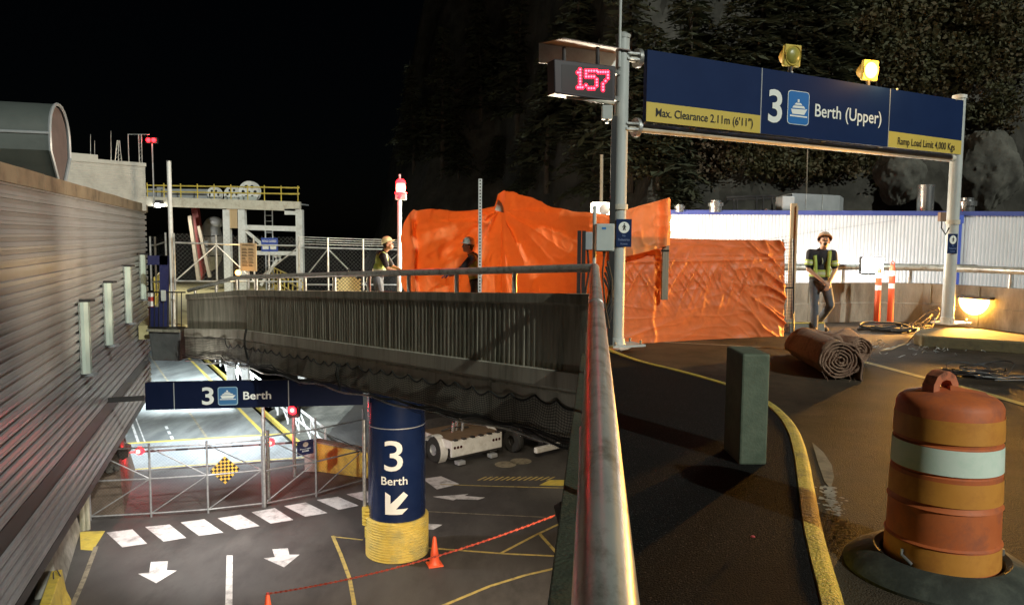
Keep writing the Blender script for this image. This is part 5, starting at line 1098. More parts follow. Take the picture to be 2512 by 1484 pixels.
# ================================================================ FAR WALL, RAIL, WHITE BUILDING
cw = [(3.6, 15.1), (4.6, 15.5), (5.6, 15.85), (6.6, 16.2), (7.6, 16.45), (8.5, 16.4), (9.1, 15.9), (9.55, 15.1), (9.95, 13.8), (10.4, 12.2)]
cw = smooth_path([Vector((x, y, 0)) for x, y in cw], 1)
def wallstrip(mb, prof):
    k = len(prof); n = len(cw); vs = []
    for i, p in enumerate(cw):
        d = (cw[min(i + 1, n - 1)] - cw[max(i - 1, 0)]).normalized(); nn = Vector((d.y, -d.x, 0))
        for o, z in prof: q = p + nn * o; vs.append(Vector((q.x, q.y, z)))
    mb.add(vs, [(i * k + a, i * k + a + 1, (i + 1) * k + a + 1, (i + 1) * k + a) for i in range(n - 1) for a in range(k - 1)])
def cwp(u, v_z, off=0.0):                      # point of the wall line seen under a photo column
    for a, b in zip(cw, cw[1:]):
        pl = Plane(a, b); r = ray(u, 600); den = r.x * pl.n.x + r.y * pl.n.y
        q = pl.at(u, 600, off); s = (q - pl.A).dot(pl.d)
        if -1e-4 <= s <= pl.L + 1e-4: return Vector((q.x, q.y, v_z)), pl
    return Vector((q.x, q.y, v_z)), pl
t = thing('concrete_parapet', 'low grey brown concrete parapet curving behind the standing worker', 'wall', (7, 16, 0))
mb = MB(); wallstrip(mb, [(0, 0), (.02, .40), (-.0, .42), (.0, .83), (-.2, .83), (-.2, -1)]); part('wall', mb, mat('parapet concrete', (.22, .19, .15), (.34, .30, .24), .85, scale=2.2, bump=.4, bscale=22, c3=(.13, .11, .085), s3=.8, stretch=(2, 2, .6)), t)
mb = MB()
for u in (1990, 2090, 2200, 2290, 2410): q, pl = cwp(u, .4, .008); mb.bar(q - Vector((0, 0, .38)), q + Vector((0, 0, .41)), .018, .018)
part('joint', mb, 'concdark', t)
t = thing('guard_rail', 'round pipe guard rail on short posts above the concrete parapet', 'railing', (7, 16, .83)); n = len(cw)
part('handrail', MB().tube([p + Vector((0, -.1, 1.17)) for p in cw], .072, 14), 'rail', t)
for u in (1950, 2070, 2235, 2485): q, _ = cwp(u, .83, -.1); part('post', MB().cyl(q, q + Vector((0, 0, .32)), .05, n=10), 'galv', t)
q0, _ = cwp(2352, 1.17, -.1); part('sleeve', MB().cyl(q0, cwp(2400, 1.17, -.1)[0], .085, n=14), 'galv', t)
# kerb island with yellow sides
mb = MB(); isl = [G(2243, 815, .19), G(2262, 823, .19), G(2330, 827, .19), G(2520, 839, .19), G(2720, 853, .19), G(2720, 835, .19), G(2512, 821, .19), G(2400, 806, .19), G(2290, 803, .19), G(2255, 807, .19)]
o = solo('kerb_island', mb.prism([(p.x, p.y) for p in isl], -.02, .19), mat('worn island kerb', (.17, .14, .075), (.24, .19, .09), .85, scale=6, c3=(.09, .08, .055), s3=3, bump=.4), 'yellowish raised kerb island under the right sign post', 'kerb', kind='structure', bevel=.03)
# white corrugated building
BP = Plane(P(1560, 600, 19.6), P(2620, 600, 18.6)); s0 = BP.sz(1480, 600)[0]; s1 = BP.sz(2700, 600)[0]
zt2 = BP.sz(2000, 527)[1]; t = thing('white_building', 'long white corrugated building with a blue fascia behind the parapet', 'building', BP.w((s0 + s1) / 2, -2))
mb = MB(); pr = []; s = s0
while s < s1: pr += [(s, 0), (s + .022, .016), (s + .05, .016), (s + .072, 0)]; s += .085
vs = [BP.w(a, z, o) for z in (-3, zt2) for a, o in pr]; n = len(pr); mb.add(vs, [(i, i + 1, n + i + 1, n + i) for i in range(n - 1)]); part('wall', mb, 'whitewall', t)
part('fascia', MB().slab([BP.w(s0, zt2 - .01, .05), BP.w(s1, zt2 - .01, .05), BP.w(s1, zt2 + .10, .05), BP.w(s0, zt2 + .10, .05)], BP.n, .12), 'fascia', t)
part('roof', MB().slab([BP.w(s0, zt2 + .05, -.08), BP.w(s1, zt2 + .05, -.08), BP.w(s1, zt2 + .05, -4), BP.w(s0, zt2 + .05, -4)], (0, 0, 1), .1), 'concdark', t)
part('end_wall', MB().slab([BP.w(s0, -3, -.02), BP.w(s0, -3, -4), BP.w(s0, zt2, -4), BP.w(s0, zt2, -.02)], BP.d, .08), 'whitewall', t)
a = BP.at(2352, 532, .06); b = BP.at(2348, 700, .06); mb = MB(); mb.box(((a + b) / 2), (.09, .07, a.z - b.z)); part('downpipe', mb, 'bluepaint', t); part('hopper', MB().box(BP.at(2350, 538, .07), (.22, .12, .2)), 'bluepaint', t)
mb = MB(); mb.tube([BP.at(1880, 588, .03), BP.at(2000, 568, .03), BP.at(2110, 553, .03), BP.at(2200, 540, .03)], .006, 4); part('wall_cable', mb, 'duct', t)
def rvent(u, v0, v1, wpx, m, lab, cap=True, Y=19.4):
    b = P(u, v1, Y); a = P(u, v0, Y); r = wpx / 2 / 1900 * Y; h = a.z - b.z; b = Vector((b.x, b.y, zt2 + .05)); t = thing('roof_vent', lab, 'roof vent', b, 'metal vents on the white building')
    part('stack', MB().lathe([(r * .8, 0), (r * .8, h * .55)] if cap else [(r, 0), (r, h)], b, 24), m, t)
    if cap: part('hood', MB().lathe([(r * .8, h * .5), (r, h * .5), (r, h * .78), (r * .7, h * .85), (r * .7, h), (0, h)], b, 24), m, t)
    else: part('rim', MB().lathe([(r, h), (r * 1.06, h), (r * 1.06, h + .05), (r * .9, h + .05), (r * .9, h)], b, 24), m, t)
rvent(1667, 504, 522, 26, 'chrome', 'smallest shiny vent hood just right of the orange flap'); rvent(1755, 490, 519, 38, 'chrome', 'shiny mushroom vent near the left end of the white roof'); rvent(2269, 444, 510, 38, 'chrome', 'tall shiny open duct stack left of the right sign post', False); rvent(2370, 467, 507, 46, 'chrome', 'wide shiny vent hood right of the right sign post'); rvent(1881, 510, 519, 12, 'chrome', 'tiny vent cowl beside the roof duct')
t = thing('roof_duct', 'grey boxy air duct lying on the white building roof', 'duct', P(2010, 512, 20)); a = P(1942, 512, 19.7); b = P(2060, 508, 20.6); mb = MB(); z0 = zt2 + .12; z1 = P(1942, 474, 19.7).z
mb.prism([(a.x, a.y), (b.x, b.y), (b.x + .6, b.y + 1.2), (a.x + .1, a.y + 1.3)], z0, z1); part('box', mb, 'duct', t, .01); mb = MB()
for k in (.28, .62): q = a.lerp(b, k); mb.box((q.x, q.y - .008, (z0 + z1) / 2), (.02, .02, z1 - z0))
part('seam', mb, 'galv', t); c = P(1926, 500, 19.8); part('inlet', MB().box(c, (.32, .5, .36)), 'duct', t, .02)
t = thing('roof_unit', 'pale cooling unit box peeking over the orange tarpaulin', 'cooling unit', P(1473, 524, 18)); c = P(1473, 510, 18); part('case', MB().box(c - Vector((0, 0, .25)), (.42, .4, .75)), 'white', t, .02); part('fan_grille', MB().lathe([(.0, 0), (.10, 0), (.12, .01)], c + Vector((.06, -.205, -.05)), 20, axis=(0, -1, 0)), 'darkmetal', t)
t = thing('pipe_stand', 'dark pipe trestle on the white building roof left of the duct', 'trestle', P(1840, 517, 20.5)); mb = MB(); mb.tube([P(1782, 484, 20.5), P(1900, 481, 20.8)], .03, 6); mb.tube([P(1782, 490, 21), P(1900, 487, 21.2)], .03, 6)
part('pipe', mb, 'darkmetal', t); mb = MB()
for u in (1800, 1808, 1856, 1872, 1894): mb.tube([P(u, 517, 20.5), P(u, 483, 20.6)], .022, 6)
part('leg', mb, 'darkmetal', t)
# plank, mesh panel
a = P(1942, 499, 14.3); b = P(1940, 705, 14.3); t = thing('plank', 'upright pale timber plank beside the dark orange tarpaulin', 'plank', b); part('board', MB().box((b.x, 14.3, (a.z + b.z) / 2 - .3), (.115, .04, a.z - b.z + .6)), 'wood', t, .004); part('edge_batten', MB().box((b.x + .045, 14.26, (a.z + b.z) / 2 - .3), (.03, .04, a.z - b.z + .5)), 'wood', t)
t = thing('mesh_panel', 'black framed wire mesh panel between tarpaulin and plank', 'panel', P(1934, 826, 14.0)); f = [P(1920, 826, 14.0), P(1946, 826, 14.05), P(1946, 586, 14.05), P(1920, 588, 14.0)]; mb = MB(); mb.tube(f, .018, 6, closed=True); mb.tube([P(1920, 706, 14.0), P(1946, 706, 14.05)], .016, 6); part('frame', mb, 'black', t); mb = MB()
for k in range(1, 6): mb.tube([f[0].lerp(f[1], k / 6), f[3].lerp(f[2], k / 6)], .004, 4)
for k in range(1, 30): mb.tube([f[0].lerp(f[3], k / 30), f[1].lerp(f[2], k / 30)], .004, 4)
part('wire_mesh', mb, 'darkmetal', t)
# step block under the worker's side
t = thing('timber_block', 'pale concrete step block at the foot of the black mesh panel', 'block', P(1960, 826, 14.6)); a = P(1925, 826, 14.5); b = P(2005, 826, 14.6); mb = MB(); mb.bar((a.x, a.y, .09), (b.x + .05, b.y, .09), .35, .18); part('step', mb, 'conc', t, .02); part('nosing', MB().bar((a.x, a.y - .17, .185), (b.x + .05, b.y - .17, .185), .04, .02), 'yellow', t)
# delineators and floodlights
for u, v0, lab in ((2136, 652, 'left red tube delineator with white bands under the glaring floodlight'), (2168, 645, 'right red tube delineator with a loop handle beside the floodlight')):
    b = G(u, 797, 0); b.y -= .25; h = P(u, v0, b.y).z; t = thing('delineator', lab, 'delineator', b, 'red delineators by the parapet')
    part('tube', MB().lathe([(.062, .03), (.055, h - .1), (.03, h - .04), (0, h - .03)], b, 18), mat('red orange tube', (.75, .10, .03), rough=.45), t); part('base', MB().lathe([(.2, 0), (.2, .03), (.12, .06), (.06, .06)], b, 8), 'rubber', t)
    for z in (h * .60, h * .80): part('reflective_band', MB().lathe([(.060, 0), (.060, .10)], b + Vector((0, 0, z)), 18), 'signwhite', t)
    part('loop_handle', MB().tube([b + Vector((-.03, 0, h - .06)), b + Vector((-.035, 0, h)), b + Vector((0, 0, h + .04)), b + Vector((.035, 0, h)), b + Vector((.03, 0, h - .06))], .011, 6), mat('red orange tube'  , (.75, .10, .03)), t)
c = P(2141, 651, 15.55); t = thing('white_floodlight', 'glaring white floodlight at the guard rail between worker and right post', 'floodlight', c - Vector((0, 0, .15)))
part('housing', MB().box(c + Vector((0, .07, 0)), (.46, .1, .34)), 'black', t, .02); part('lens', MB().box(c + Vector((0, .005, 0)), (.42, .03, .30)), 'lens_white', t, .01); part('yoke', MB().tube([c + Vector((-.19, .06, .02)), c + Vector((-.19, .06, -.18)), c + Vector((.19, .06, -.18)), c + Vector((.19, .06, .02))], .014, 6), 'darkmetal', t)
lamp('POINT', c + Vector((0, -.3, .12)), 40, (1, .96, .90), .12, parent=t); lamp('POINT', c + Vector((0, .9, .15)), 60, (1, .97, .95), .2, parent=t)  # second light is added behind the housing to brighten the white building
q, pl = cwp(2400, .48, .10); c = q; t = thing('amber_floodlight', 'bright amber half round lamp on the parapet right of the sign post', 'floodlight', c)
pf = [(.0, .0)]; mb = MB(); pts = [(-.27, .10)] + [(.30 * math.cos(math.pi + math.pi * k / 14), .10 + .32 * math.sin(math.pi + math.pi * k / 14)) for k in range(15)] + [(.27, .10)]
mb.slab([c + pl.d * x + Vector((0, 0, z)) + pl.n * .06 for x, z in pts[1:-1]], pl.n, .05); part('lens', mb, 'lens_sodium', t, .015); mb = MB(); mb.bar(c + pl.d * -.33 + Vector((0, 0, .125)), c + pl.d * .33 + Vector((0, 0, .125)), .16, .05); part('hood', mb, 'darkmetal', t)
lamp('SPOT', c + pl.n * .30 + Vector((0, 0, -.05)), 4000, (1, .46, .075), .14, to=c + pl.n * 3 + Vector((.1, -1.4, -.9)), spot=125, blend=.7, parent=t)
# ================================================================ OBJECTS ON THE DECK
# left-over hoses and wires
def coil(name, lab, c, loops, r, m, rad=.014, cat='hose', zs=.05, seed=1, sq=.6):
    random.seed(seed); t = thing(name, lab, cat, c)
    for k in range(loops):
        rr = r * random.uniform(.45, 1.05); ph = random.uniform(0, 6.28); ox, oy = random.uniform(-.3, .3) * r, random.uniform(-.25, .25) * r; tl = random.uniform(.0, .5); pts = []
        for i in range(26):
            a = ph + i / 25 * random.choice((5.6, 6.6)); w_ = 1 + .12 * math.sin(3 * a + k); pts.append((c.x + ox + rr * w_ * math.cos(a), c.y + oy + rr * w_ * sq * math.sin(a), c.z + rad + abs(.04 * math.sin(a * 2 + k)) + zs * max(0, math.sin(a + k)) * tl))
        part('loop', MB().tube(pts, rad, 6), m, t)
    return t
coil('hose_coil', 'tangled dark hose coil between the delineators and the right sign post', G(2185, 812, 0), 8, .55, 'rubber', .02, zs=.25, seed=4)
coil('wire_coil', 'upright pale wire loop leaning by the right sign post', G(2268, 806, 0) + Vector((0, .1, .0)), 3, .32, 'bark', .014, zs=1.1, seed=8, sq=.35)
t = coil('wire_heap', 'dark heap of tangled wire on the lit deck behind the orange drum', G(2395, 922, 0), 12, .36, 'darkmetal', .008, 'wire', zs=.28, seed=12); mb = MB(); b = G(2440, 930, 0)
random.seed(9)
for k in range(16): x = random.uniform(-.3, .75); mb.tube([b + Vector((x, random.uniform(-.14, .14), random.uniform(.01, .05))), b + Vector((x + random.uniform(.2, .5), random.uniform(-.14, .12), random.uniform(.01, .07)))], .009, 5)
part('bundle', mb, 'darkmetal', t)
mb = MB(); random.seed(21)
for k in range(60):
    c = G(random.uniform(2130, 2420), random.gauss(852, 7), 0); a = random.uniform(0, 6.28); l = random.uniform(.06, .3); pts = [c + Vector((math.cos(a + .5 * j * .3) * l * j / 4, math.sin(a + .4 * j) * l * .5 * j / 4, .012 + .02 * math.sin(j + k))) for j in range(5)]; mb.tube(pts, .006, 4)
solo('scrap_wire', mb, 'galv', 'scattered bits of scrap wire and rubble on the amber lit deck', 'debris', kind='stuff')
t = thing('dropped_rope', 'pale rope end lying from the hose coil towards the burlap rolls', 'rope', G(2215, 850, 0)); part('strand', MB().tube([P(2254, 806, 14.4), G(2240, 826, .12), G(2225, 842, .02), G(2205, 848, .015), G(2188, 856, .015), G(2170, 858, .015)], .013, 6), 'wood', t); part('frayed_end', MB().cyl(G(2170, 858, .015), G(2160, 860, .012), .02, .006, n=6), 'wood', t)
# burlap rolls
def roll(name, lab, f, bk, r, turns, seed, tail=True):
    ax_ = (bk - f); L = ax_.length; ax_.normalize(); rx_ = ax_.cross(Vector((0, 0, 1))).normalized(); uz = rx_.cross(ax_); random.seed(seed); t = thing(name, lab, 'fabric roll', (f + bk) / 2 - Vector((0, 0, r)), 'burlap rolls on the deck')
    N = int(turns * 26); mb = MB()
    def fn(a, b):
        th = a * turns * 2 * math.pi; rr = r * (.10 + .90 * a) * (1 + .10 * noise.noise(Vector((math.cos(th) * 1.6, math.sin(th) * 1.6, seed + a * 2.2 + b)))) ; rr += .016 * noise.noise(Vector((th * 1.7, b * 3, seed))) + .006 * noise.noise(Vector((th * 5, b * 9, seed)))
        l = L * b + (.035 * noise.noise(Vector((th * .9, seed, 0))) + .05 * (1 - a) * 0) * (1 - b) + .03 * noise.noise(Vector((th * .6, seed + 5, 1))) * b
        x = math.cos(th + 2.2) * rr; z = math.sin(th + 2.2) * rr * (.92 if math.sin(th + 2.2) < 0 else 1.0)
        return f + ax_ * l + rx_ * x + uz * z
    mb.grid(fn, N, 9); o = part('rolled_sheet', mb, 'burlap', t); sm = o.modifiers.new('s', 'SOLIDIFY'); sm.thickness = r * .075
    if tail:
        mb = MB(); p0 = fn(1, 0); 
        def fl(a, b): q = f + ax_ * (L * b - .03) + rx_ * (r * (.62 + .55 * a)) + uz * (-r * (-.55 + 1.5 * a)); return q + ax_ * .05 * noise.noise(Vector((a * 4, b * 3, seed))) + rx_ * .04 * math.sin(a * 5)
        mb.grid(fl, 10, 9); o = part('loose_flap', mb, 'burlap', t); sm = o.modifiers.new('s', 'SOLIDIFY'); sm.thickness = .022
    mb = MB()
    for k in range(14): a = random.uniform(0, 6.28); q = f + (rx_ * math.cos(a) + uz * math.sin(a)) * r * random.uniform(.6, 1.02); mb.tube([q, q - ax_ * .04 + Vector((random.uniform(-.03, .03), 0, -.03)), q - ax_ * .05 + Vector((random.uniform(-.04, .04), 0, -.08))], .003, 4)
    part('frayed_thread', mb, 'burlap', t)['kind'] = 'stuff'
    return t
f = P(2063, 886, 9.5); roll('burlap_roll', 'nearer rolled brown burlap sheet showing a big spiral end', f, Vector((f.x + .12, f.y + 1.55, f.z - .01)), .265, 6.2, 3)
f = P(2112, 862, 10.7); roll('burlap_roll', 'farther brown burlap roll tucked behind the big spiral roll', f, Vector((f.x - .35, f.y + 1.2, f.z)), .205, 5.2, 8, False)
f = P(2020, 846, 11.6); roll('burlap_roll', 'plain back burlap bundle lying left behind the two rolls', Vector((f.x - .18, f.y - .75, .2)), Vector((f.x + .45, f.y + .2, .2)), .195, 4.2, 14, False)
# greenish concrete bollard
c0 = G(1813, 1138, .118); c1 = G(1881, 1138, .118); c2 = G(1774, 1100, .118); c3 = c1 + (c2 - c0); zt3 = P(1813, 868, c0.y).z
t = thing('concrete_bollard', 'square greenish concrete bollard standing on the black walkway', 'bollard', (c0 + c3) / 2); mb = MB(); mb.prism([(p.x, p.y) for p in (c0, c1, c3, c2)], .11, zt3); part('shaft', mb, 'green', t, .016)
# orange traffic drum
b = G(2305, 1398, 0); t = thing('traffic_drum', 'big banded orange traffic drum on a black rubber ring in the foreground', 'traffic drum', b)
b = b + Vector((0, .0, .0)); BH = .93
part('rubber_ring', MB().lathe([(.285, .02), (.295, .09), (.325, .105), (.37, .09), (.45, .04), (.475, .015), (.475, 0)], b, 56), mat('dusty rubber ring', (.035, .04, .033), (.06, .068, .056), .7, scale=5, c3=(.09, .10, .08), s3=5, bump=.2), t)
def dr(h): return .276 - .026 * h / BH
pf = [(dr(.0) + .008, .03), (dr(.05) + .004, .055), (dr(.06), .06), (dr(.20), .20), (dr(.2) + .008, .204), (dr(.215) - .002, .215), (dr(.39), .39), (dr(.39) + .008, .394), (dr(.41) - .004, .41), (dr(.565), .565), (dr(.57) - .006, .572), (dr(.575) - .002, .58), (dr(.72), .715), (dr(.72) - .006, .722), (dr(.735) - .004, .735), (dr(.90), .90), (dr(.92) - .012, .925), (dr(.94) - .035, .945), (.12, .972), (.0, .985)]
sh = part('shell', MB().lathe(pf, b, 64), 'drum', t)
for z0, z1, m in ((.085, .195, 'drumband'), (.425, .545, 'drumband'), (.582, .712, 'drumwhite'), (.74, .855, 'drumband')): part('reflective_band', MB().lathe([(dr(z0) + .003, z0), (dr(z1) + .003, z1)], b, 64), m, sh)
tc = b + Vector((-.05, .0, .955)); mb = MB(); q = Matrix.Rotation(R(20), 3, 'Z')
arc = [(-.085, 0), (-.085, .05), (-.06, .095), (-.02, .118), (.02, .118), (.06, .095), (.085, .05), (.085, 0), (.045, 0), (.045, .04), (.028, .068), (0, .075), (-.028, .068), (-.045, .04), (-.045, 0)]
n = len(arc); vs = [tc + q @ Vector((x, y, z)) for y in (-.035, .035) for x, z in arc]
fs = []
for i in range(6): fs += [(i, i + 1, n - 2 - i, n - 1 - i), (n + n - 1 - i, n + n - 2 - i, n + i + 1, n + i)]
fs += [(6, 7, 8), (n + 8, n + 7, n + 6)]
mb.add(vs, fs + [(i, n + i, n + (i + 1) % n, (i + 1) % n) for i in range(n)]); part('handle', mb, mat('chipped handle orange', (.52, .15, .07), (.58, .20, .10), .6, scale=9, c3=(.12, .05, .03), s3=14), t)
mb = MB(); mb.add([tc + Vector(p) for p in ((.02, -.06, .02), (.20, -.10, .0), (.22, -.05, -.01), (.05, .06, .02), (.04, -.02, .045), (.19, -.075, .02))], [(0, 1, 5, 4), (4, 5, 2, 3), (1, 2, 5), (0, 4, 3)]); part('cap_ridge', mb, 'drum', t)
for an in (-2.75, -.35): part('clip', MB().tube([b + Vector((math.cos(an) * .284, math.sin(an) * .284, .16)), b + Vector((math.cos(an) * .285, math.sin(an) * .285, .13)), b + Vector((math.cos(an + .2) * .285, math.sin(an + .2) * .285, .10))], .008, 6), 'galv', t)
b2 = P(2447, 1125, 4.2); part('zip_tie', MB().tube([b2 + Vector((-.03, 0, -.03)), b2, b2 + Vector((.02, 0, .03)), b2 + Vector((.022, 0, .06))], .003, 4), 'wood', t)
p = G(1847, 1316, .125); solo('red_speck', MB().lathe([(0, .006), (.010, .005), (.013, 0)], p, 10), mat('red plastic chip', (.6, .06, .08), rough=.4), 'tiny red plastic chip lying on the black walkway', 'debris')
# ================================================================ PEOPLE
def fuse(mb, vox, smooth=4):
    me = bpy.data.meshes.new('f'); me.from_pydata([tuple(p) for p in mb.v], [], mb.f); o = bpy.data.objects.new('f', me); COL.objects.link(o)
    r = o.modifiers.new('r', 'REMESH'); r.mode = 'VOXEL'; r.voxel_size = vox
    if smooth: sm = o.modifiers.new('s', 'SMOOTH'); sm.iterations = smooth; sm.factor = .5
    dg = bpy.context.evaluated_depsgraph_get(); dg.update(); m2 = bpy.data.meshes.new_from_object(o.evaluated_get(dg))
    bpy.data.objects.remove(o); bpy.data.meshes.remove(me)
    m2.polygons.foreach_set('use_smooth', [True] * len(m2.polygons)); return m2
def capsule(mb, a, b, ra, rb, n=12):
    a = Vector(a); b = Vector(b); mb.cyl(a, b, ra, rb, n=n); mb.ball(a, ra, n); mb.ball(b, rb, n)
def chain(mb, pts, n=12):
    for (a, ra), (b, rb) in zip(pts, pts[1:]): capsule(mb, a, b, ra, rb, n)
def slabball(mb, c, rx, ry, rz, rot): mb.ball(c, 1.0, 16, (rx, ry, rz), rot)
def hand(mb, w_, tip_dir, palm_n, side, curl=.5):
    d = Vector(tip_dir).normalized(); pn = Vector(palm_n).normalized(); x = d.cross(pn).normalized() * side; pn = x.cross(d).normalized() * side
    q = Matrix((x, d, pn)).transposed(); c = Vector(w_) + d * .05
    mb.ball(c, 1, 12, (.040, .055, .019), q); capsule(mb, w_, c, .026, .026, 8)
    for i, (off, L) in enumerate(((-.029, .068), (-.010, .078), (.010, .073), (.028, .056))):
        p = c + d * .045 + x * off; a = 0; k = d.copy()
        for s in (.45, .32, .23):
            a += curl * (.6 + .12 * i); k = (d * math.cos(a) + pn * math.sin(a)).normalized(); e = p + k * L * s; capsule(mb, p, e, .0095, .0085, 7); p = e
    p = c - d * .02 - x * .034; k = (d * .6 - x * .6 + pn * .35).normalized(); e = p + k * .04; capsule(mb, p, e, .012, .011, 7); capsule(mb, e, e + (d * .8 + pn * .5).normalized() * .03, .011, .009, 7)
def person(label, base, J, face, hatm, sleeve='shirt', gloves=False, rot=0.0, hair=(.03, .02, .015), bare_arm=True, vestmode='straps', sc=1.0):
    F = Vector(face).normalized(); Sx = Vector((F.y, -F.x, 0)).normalized() * -1; t = thing('person', label, 'person', base)
    V = lambda k: Vector(J[k])
    def put(name, me, mats, parent=t):
        for v in me.vertices: v.co = v.co * sc
        if not isinstance(mats, (list, tuple)): mats = [mats]
        for m in mats: me.materials.append(pick(m))
        o = bpy.data.objects.new(name, me); COL.objects.link(o); o.parent = parent; return o
    def raw(name, mb, m, parent=t): return put(name, mb.mesh(name, [m], Vector((0, 0, 0))), [], parent)
    hd = V('head'); hq = Matrix((Sx, F, Vector((0, 0, 1)))).transposed(); down = J.get('nod', 0.0); hq = Matrix.Rotation(-down, 3, Sx) @ hq
    H = lambda x, y, z: hd + hq @ Vector((x, y, z))
    mb = MB()
    mb.ball(H(0, -.012, .028), 1, 18, (.076, .094, .098), hq); mb.ball(H(0, .022, -.045), 1, 16, (.056, .066, .070), hq); mb.ball(H(0, .052, -.088), 1, 12, (.030, .028, .024), hq)
    capsule(mb, H(0, .088, .012), H(0, .104, -.028), .010, .015, 8)                                   # nose
    for s in (-1, 1):
        mb.ball(H(.078 * s, -.012, -.01), 1, 10, (.012, .022, .032), hq); mb.ball(H(.035 * s, .058, -.022), .026, 10); capsule(mb, H(.016 * s, .082, .036), H(.050 * s, .068, .036), .010, .009, 8)
    capsule(mb, H(-.022, .082, -.058), H(.022, .082, -.058), .009, .009, 8)
    chain(mb, [(V('neck'), .058), (H(0, -.02, -.05), .055)])
    chain(mb, [(V('neck'), .06), (V('chest'), .10), (V('pelvis'), .08)])
    for s in 'lr':
        chain(mb, [(V('chest') + Vector((0, 0, .1)), .07), (V('sh' + s), .055), (V('el' + s), .040), (V('wr' + s), .027)]); hand(mb, V('wr' + s), J['hd' + s], J['pn' + s], 1 if s == 'r' else -1, J.get('curl', .5))
        chain(mb, [(V('pelvis'), .07), (V('hip' + s), .06), (V('kn' + s), .05), (V('an' + s), .04)])
    put('body', fuse(mb, .0062, 2), 'skin')
    mb = MB()
    for s in (-1, 1): mb.ball(H(.033 * s, .076, .010), .0125, 8)
    raw('eye', mb, mat('eye white', (.6, .58, .55), rough=.3)); mb = MB()
    for s in (-1, 1): mb.ball(H(.033 * s, .0865, .009), .006, 6)
    raw('iris', mb, 'black')
    hm = mat('dark hair', hair, rough=.8); mb = MB(); mb.ball(H(0, -.03, .03), 1, 16, (.082, .092, .092), hq); mb.ball(H(0, -.07, -.03), 1, 12, (.066, .04, .05), hq); raw('hair', mb, hm)
    if J.get('beard'):
        mb = MB(); mb.ball(H(0, .060, -.092), 1, 12, (.036, .030, .026), hq); capsule(mb, H(-.026, .092, -.046), H(.026, .092, -.046), .008, .008, 8); raw('beard', mb, hm)
    for s in (-1, 1): mb = MB(); capsule(mb, H(.018 * s, .091, .038), H(.050 * s, .078, .038), .005, .004, 6); raw('eyebrow', mb, hm)
    # hard hat
    up = hq @ Vector((0, 0, 1)); mb = MB(); c = H(0, -.008, .055); mb.lathe([(.118, 0), (.117, .02), (.112, .055), (.095, .09), (.062, .117), (.025, .128), (0, .13)], c, 28, axis=up)
    o = raw('hard_hat', mb, hatm); mb = MB()
    vs = []
    for r, z in ((.112, .012), (1, 0), (1, -.008), (.112, .0)):
        for i in range(32):
            a = i / 32 * 2 * math.pi; k = .127 + (.042 * max(0, math.sin(a)) ** 1.5); rr = r if r < .9 else k; vs.append(c + hq @ Vector((math.cos(a) * min(rr, .127 if r < .9 else 9) * (1 if r < .9 else .98), math.sin(a) * rr, z)))
    mb.add(vs, [(j * 32 + i, j * 32 + (i + 1) % 32, (j + 1) % 4 * 32 + (i + 1) % 32, (j + 1) % 4 * 32 + i) for j in range(4) for i in range(32)], True); raw('brim', mb, hatm, o); mb = MB()
    for x in (-.03, 0, .03): mb.tube([c + hq @ Vector((x, math.sin(a) * .115, .012 + math.cos(a) * .118)) for a in [-1.1 + k * .275 for k in range(9)]], .006, 6)
    raw('ridge', mb, hatm, o)
    # shirt
    Tq = Matrix((Sx, F, Vector((0, 0, 1)))).transposed(); mb = MB(); ch, pv, nk = V('chest'), V('pelvis'), V('neck')
    mb.ball(ch + Vector((0, 0, .05)), 1, 18, (.185, .125, .20), Tq); mb.ball(ch.lerp(pv, .5), 1, 18, (.175, .125, .22), Tq); mb.ball(pv + Vector((0, 0, .02)), 1, 18, (.178, .130, .15), Tq); capsule(mb, ch + Vector((0, 0, .12)), nk, .10, .068)
    for s in 'lr': e = V('sh' + s).lerp(V('el' + s), .78 if bare_arm else 1.0); chain(mb, [(ch + Vector((0, 0, .12)), .09), (V('sh' + s), .078), (e, .062)]); 
    if not bare_arm:
        for s in 'lr': capsule(mb, V('el' + s), V('el' + s).lerp(V('wr' + s), .9), .055, .040)
    put('shirt', fuse(mb, .011, 4), sleeve)
    # trousers, boots
    mb = MB(); mb.ball(pv + Vector((0, 0, -.02)), 1, 16, (.168, .126, .16), Tq); mb.ball(pv + Vector((0, 0, -.12)), 1, 14, (.12, .11, .10), Tq)
    for s in 'lr': chain(mb, [(V('hip' + s), .098), (V('hip' + s).lerp(V('kn' + s), .5), .088), (V('kn' + s), .070), (V('kn' + s).lerp(V('an' + s), .4), .069), (V('an' + s), .060)])
    put('trousers', fuse(mb, .011, 4), 'jeans')
    for s in 'lr':
        mb = MB(); an = V('an' + s); to = V('to' + s); capsule(mb, an + Vector((0, 0, .04)), an - Vector((0, 0, .03)), .058, .052); chain(mb, [(an - Vector((0, 0, .035)), .05), (an.lerp(to, .5) - Vector((0, 0, .01)), .048), (to, .042)]); put('boot', fuse(mb, .011, 3), 'boot')
        if gloves: mb = MB(); hand(mb, V('wr' + s), J['hd' + s], J['pn' + s], 1 if s == 'r' else -1, J.get('curl', .5)); me = fuse(mb, .006, 1); put('glove', me, 'glove'); me.transform(Matrix.Translation(V('wr' + s) * sc) @ Matrix.Scale(1.12, 4) @ Matrix.Translation(-V('wr' + s) * sc))
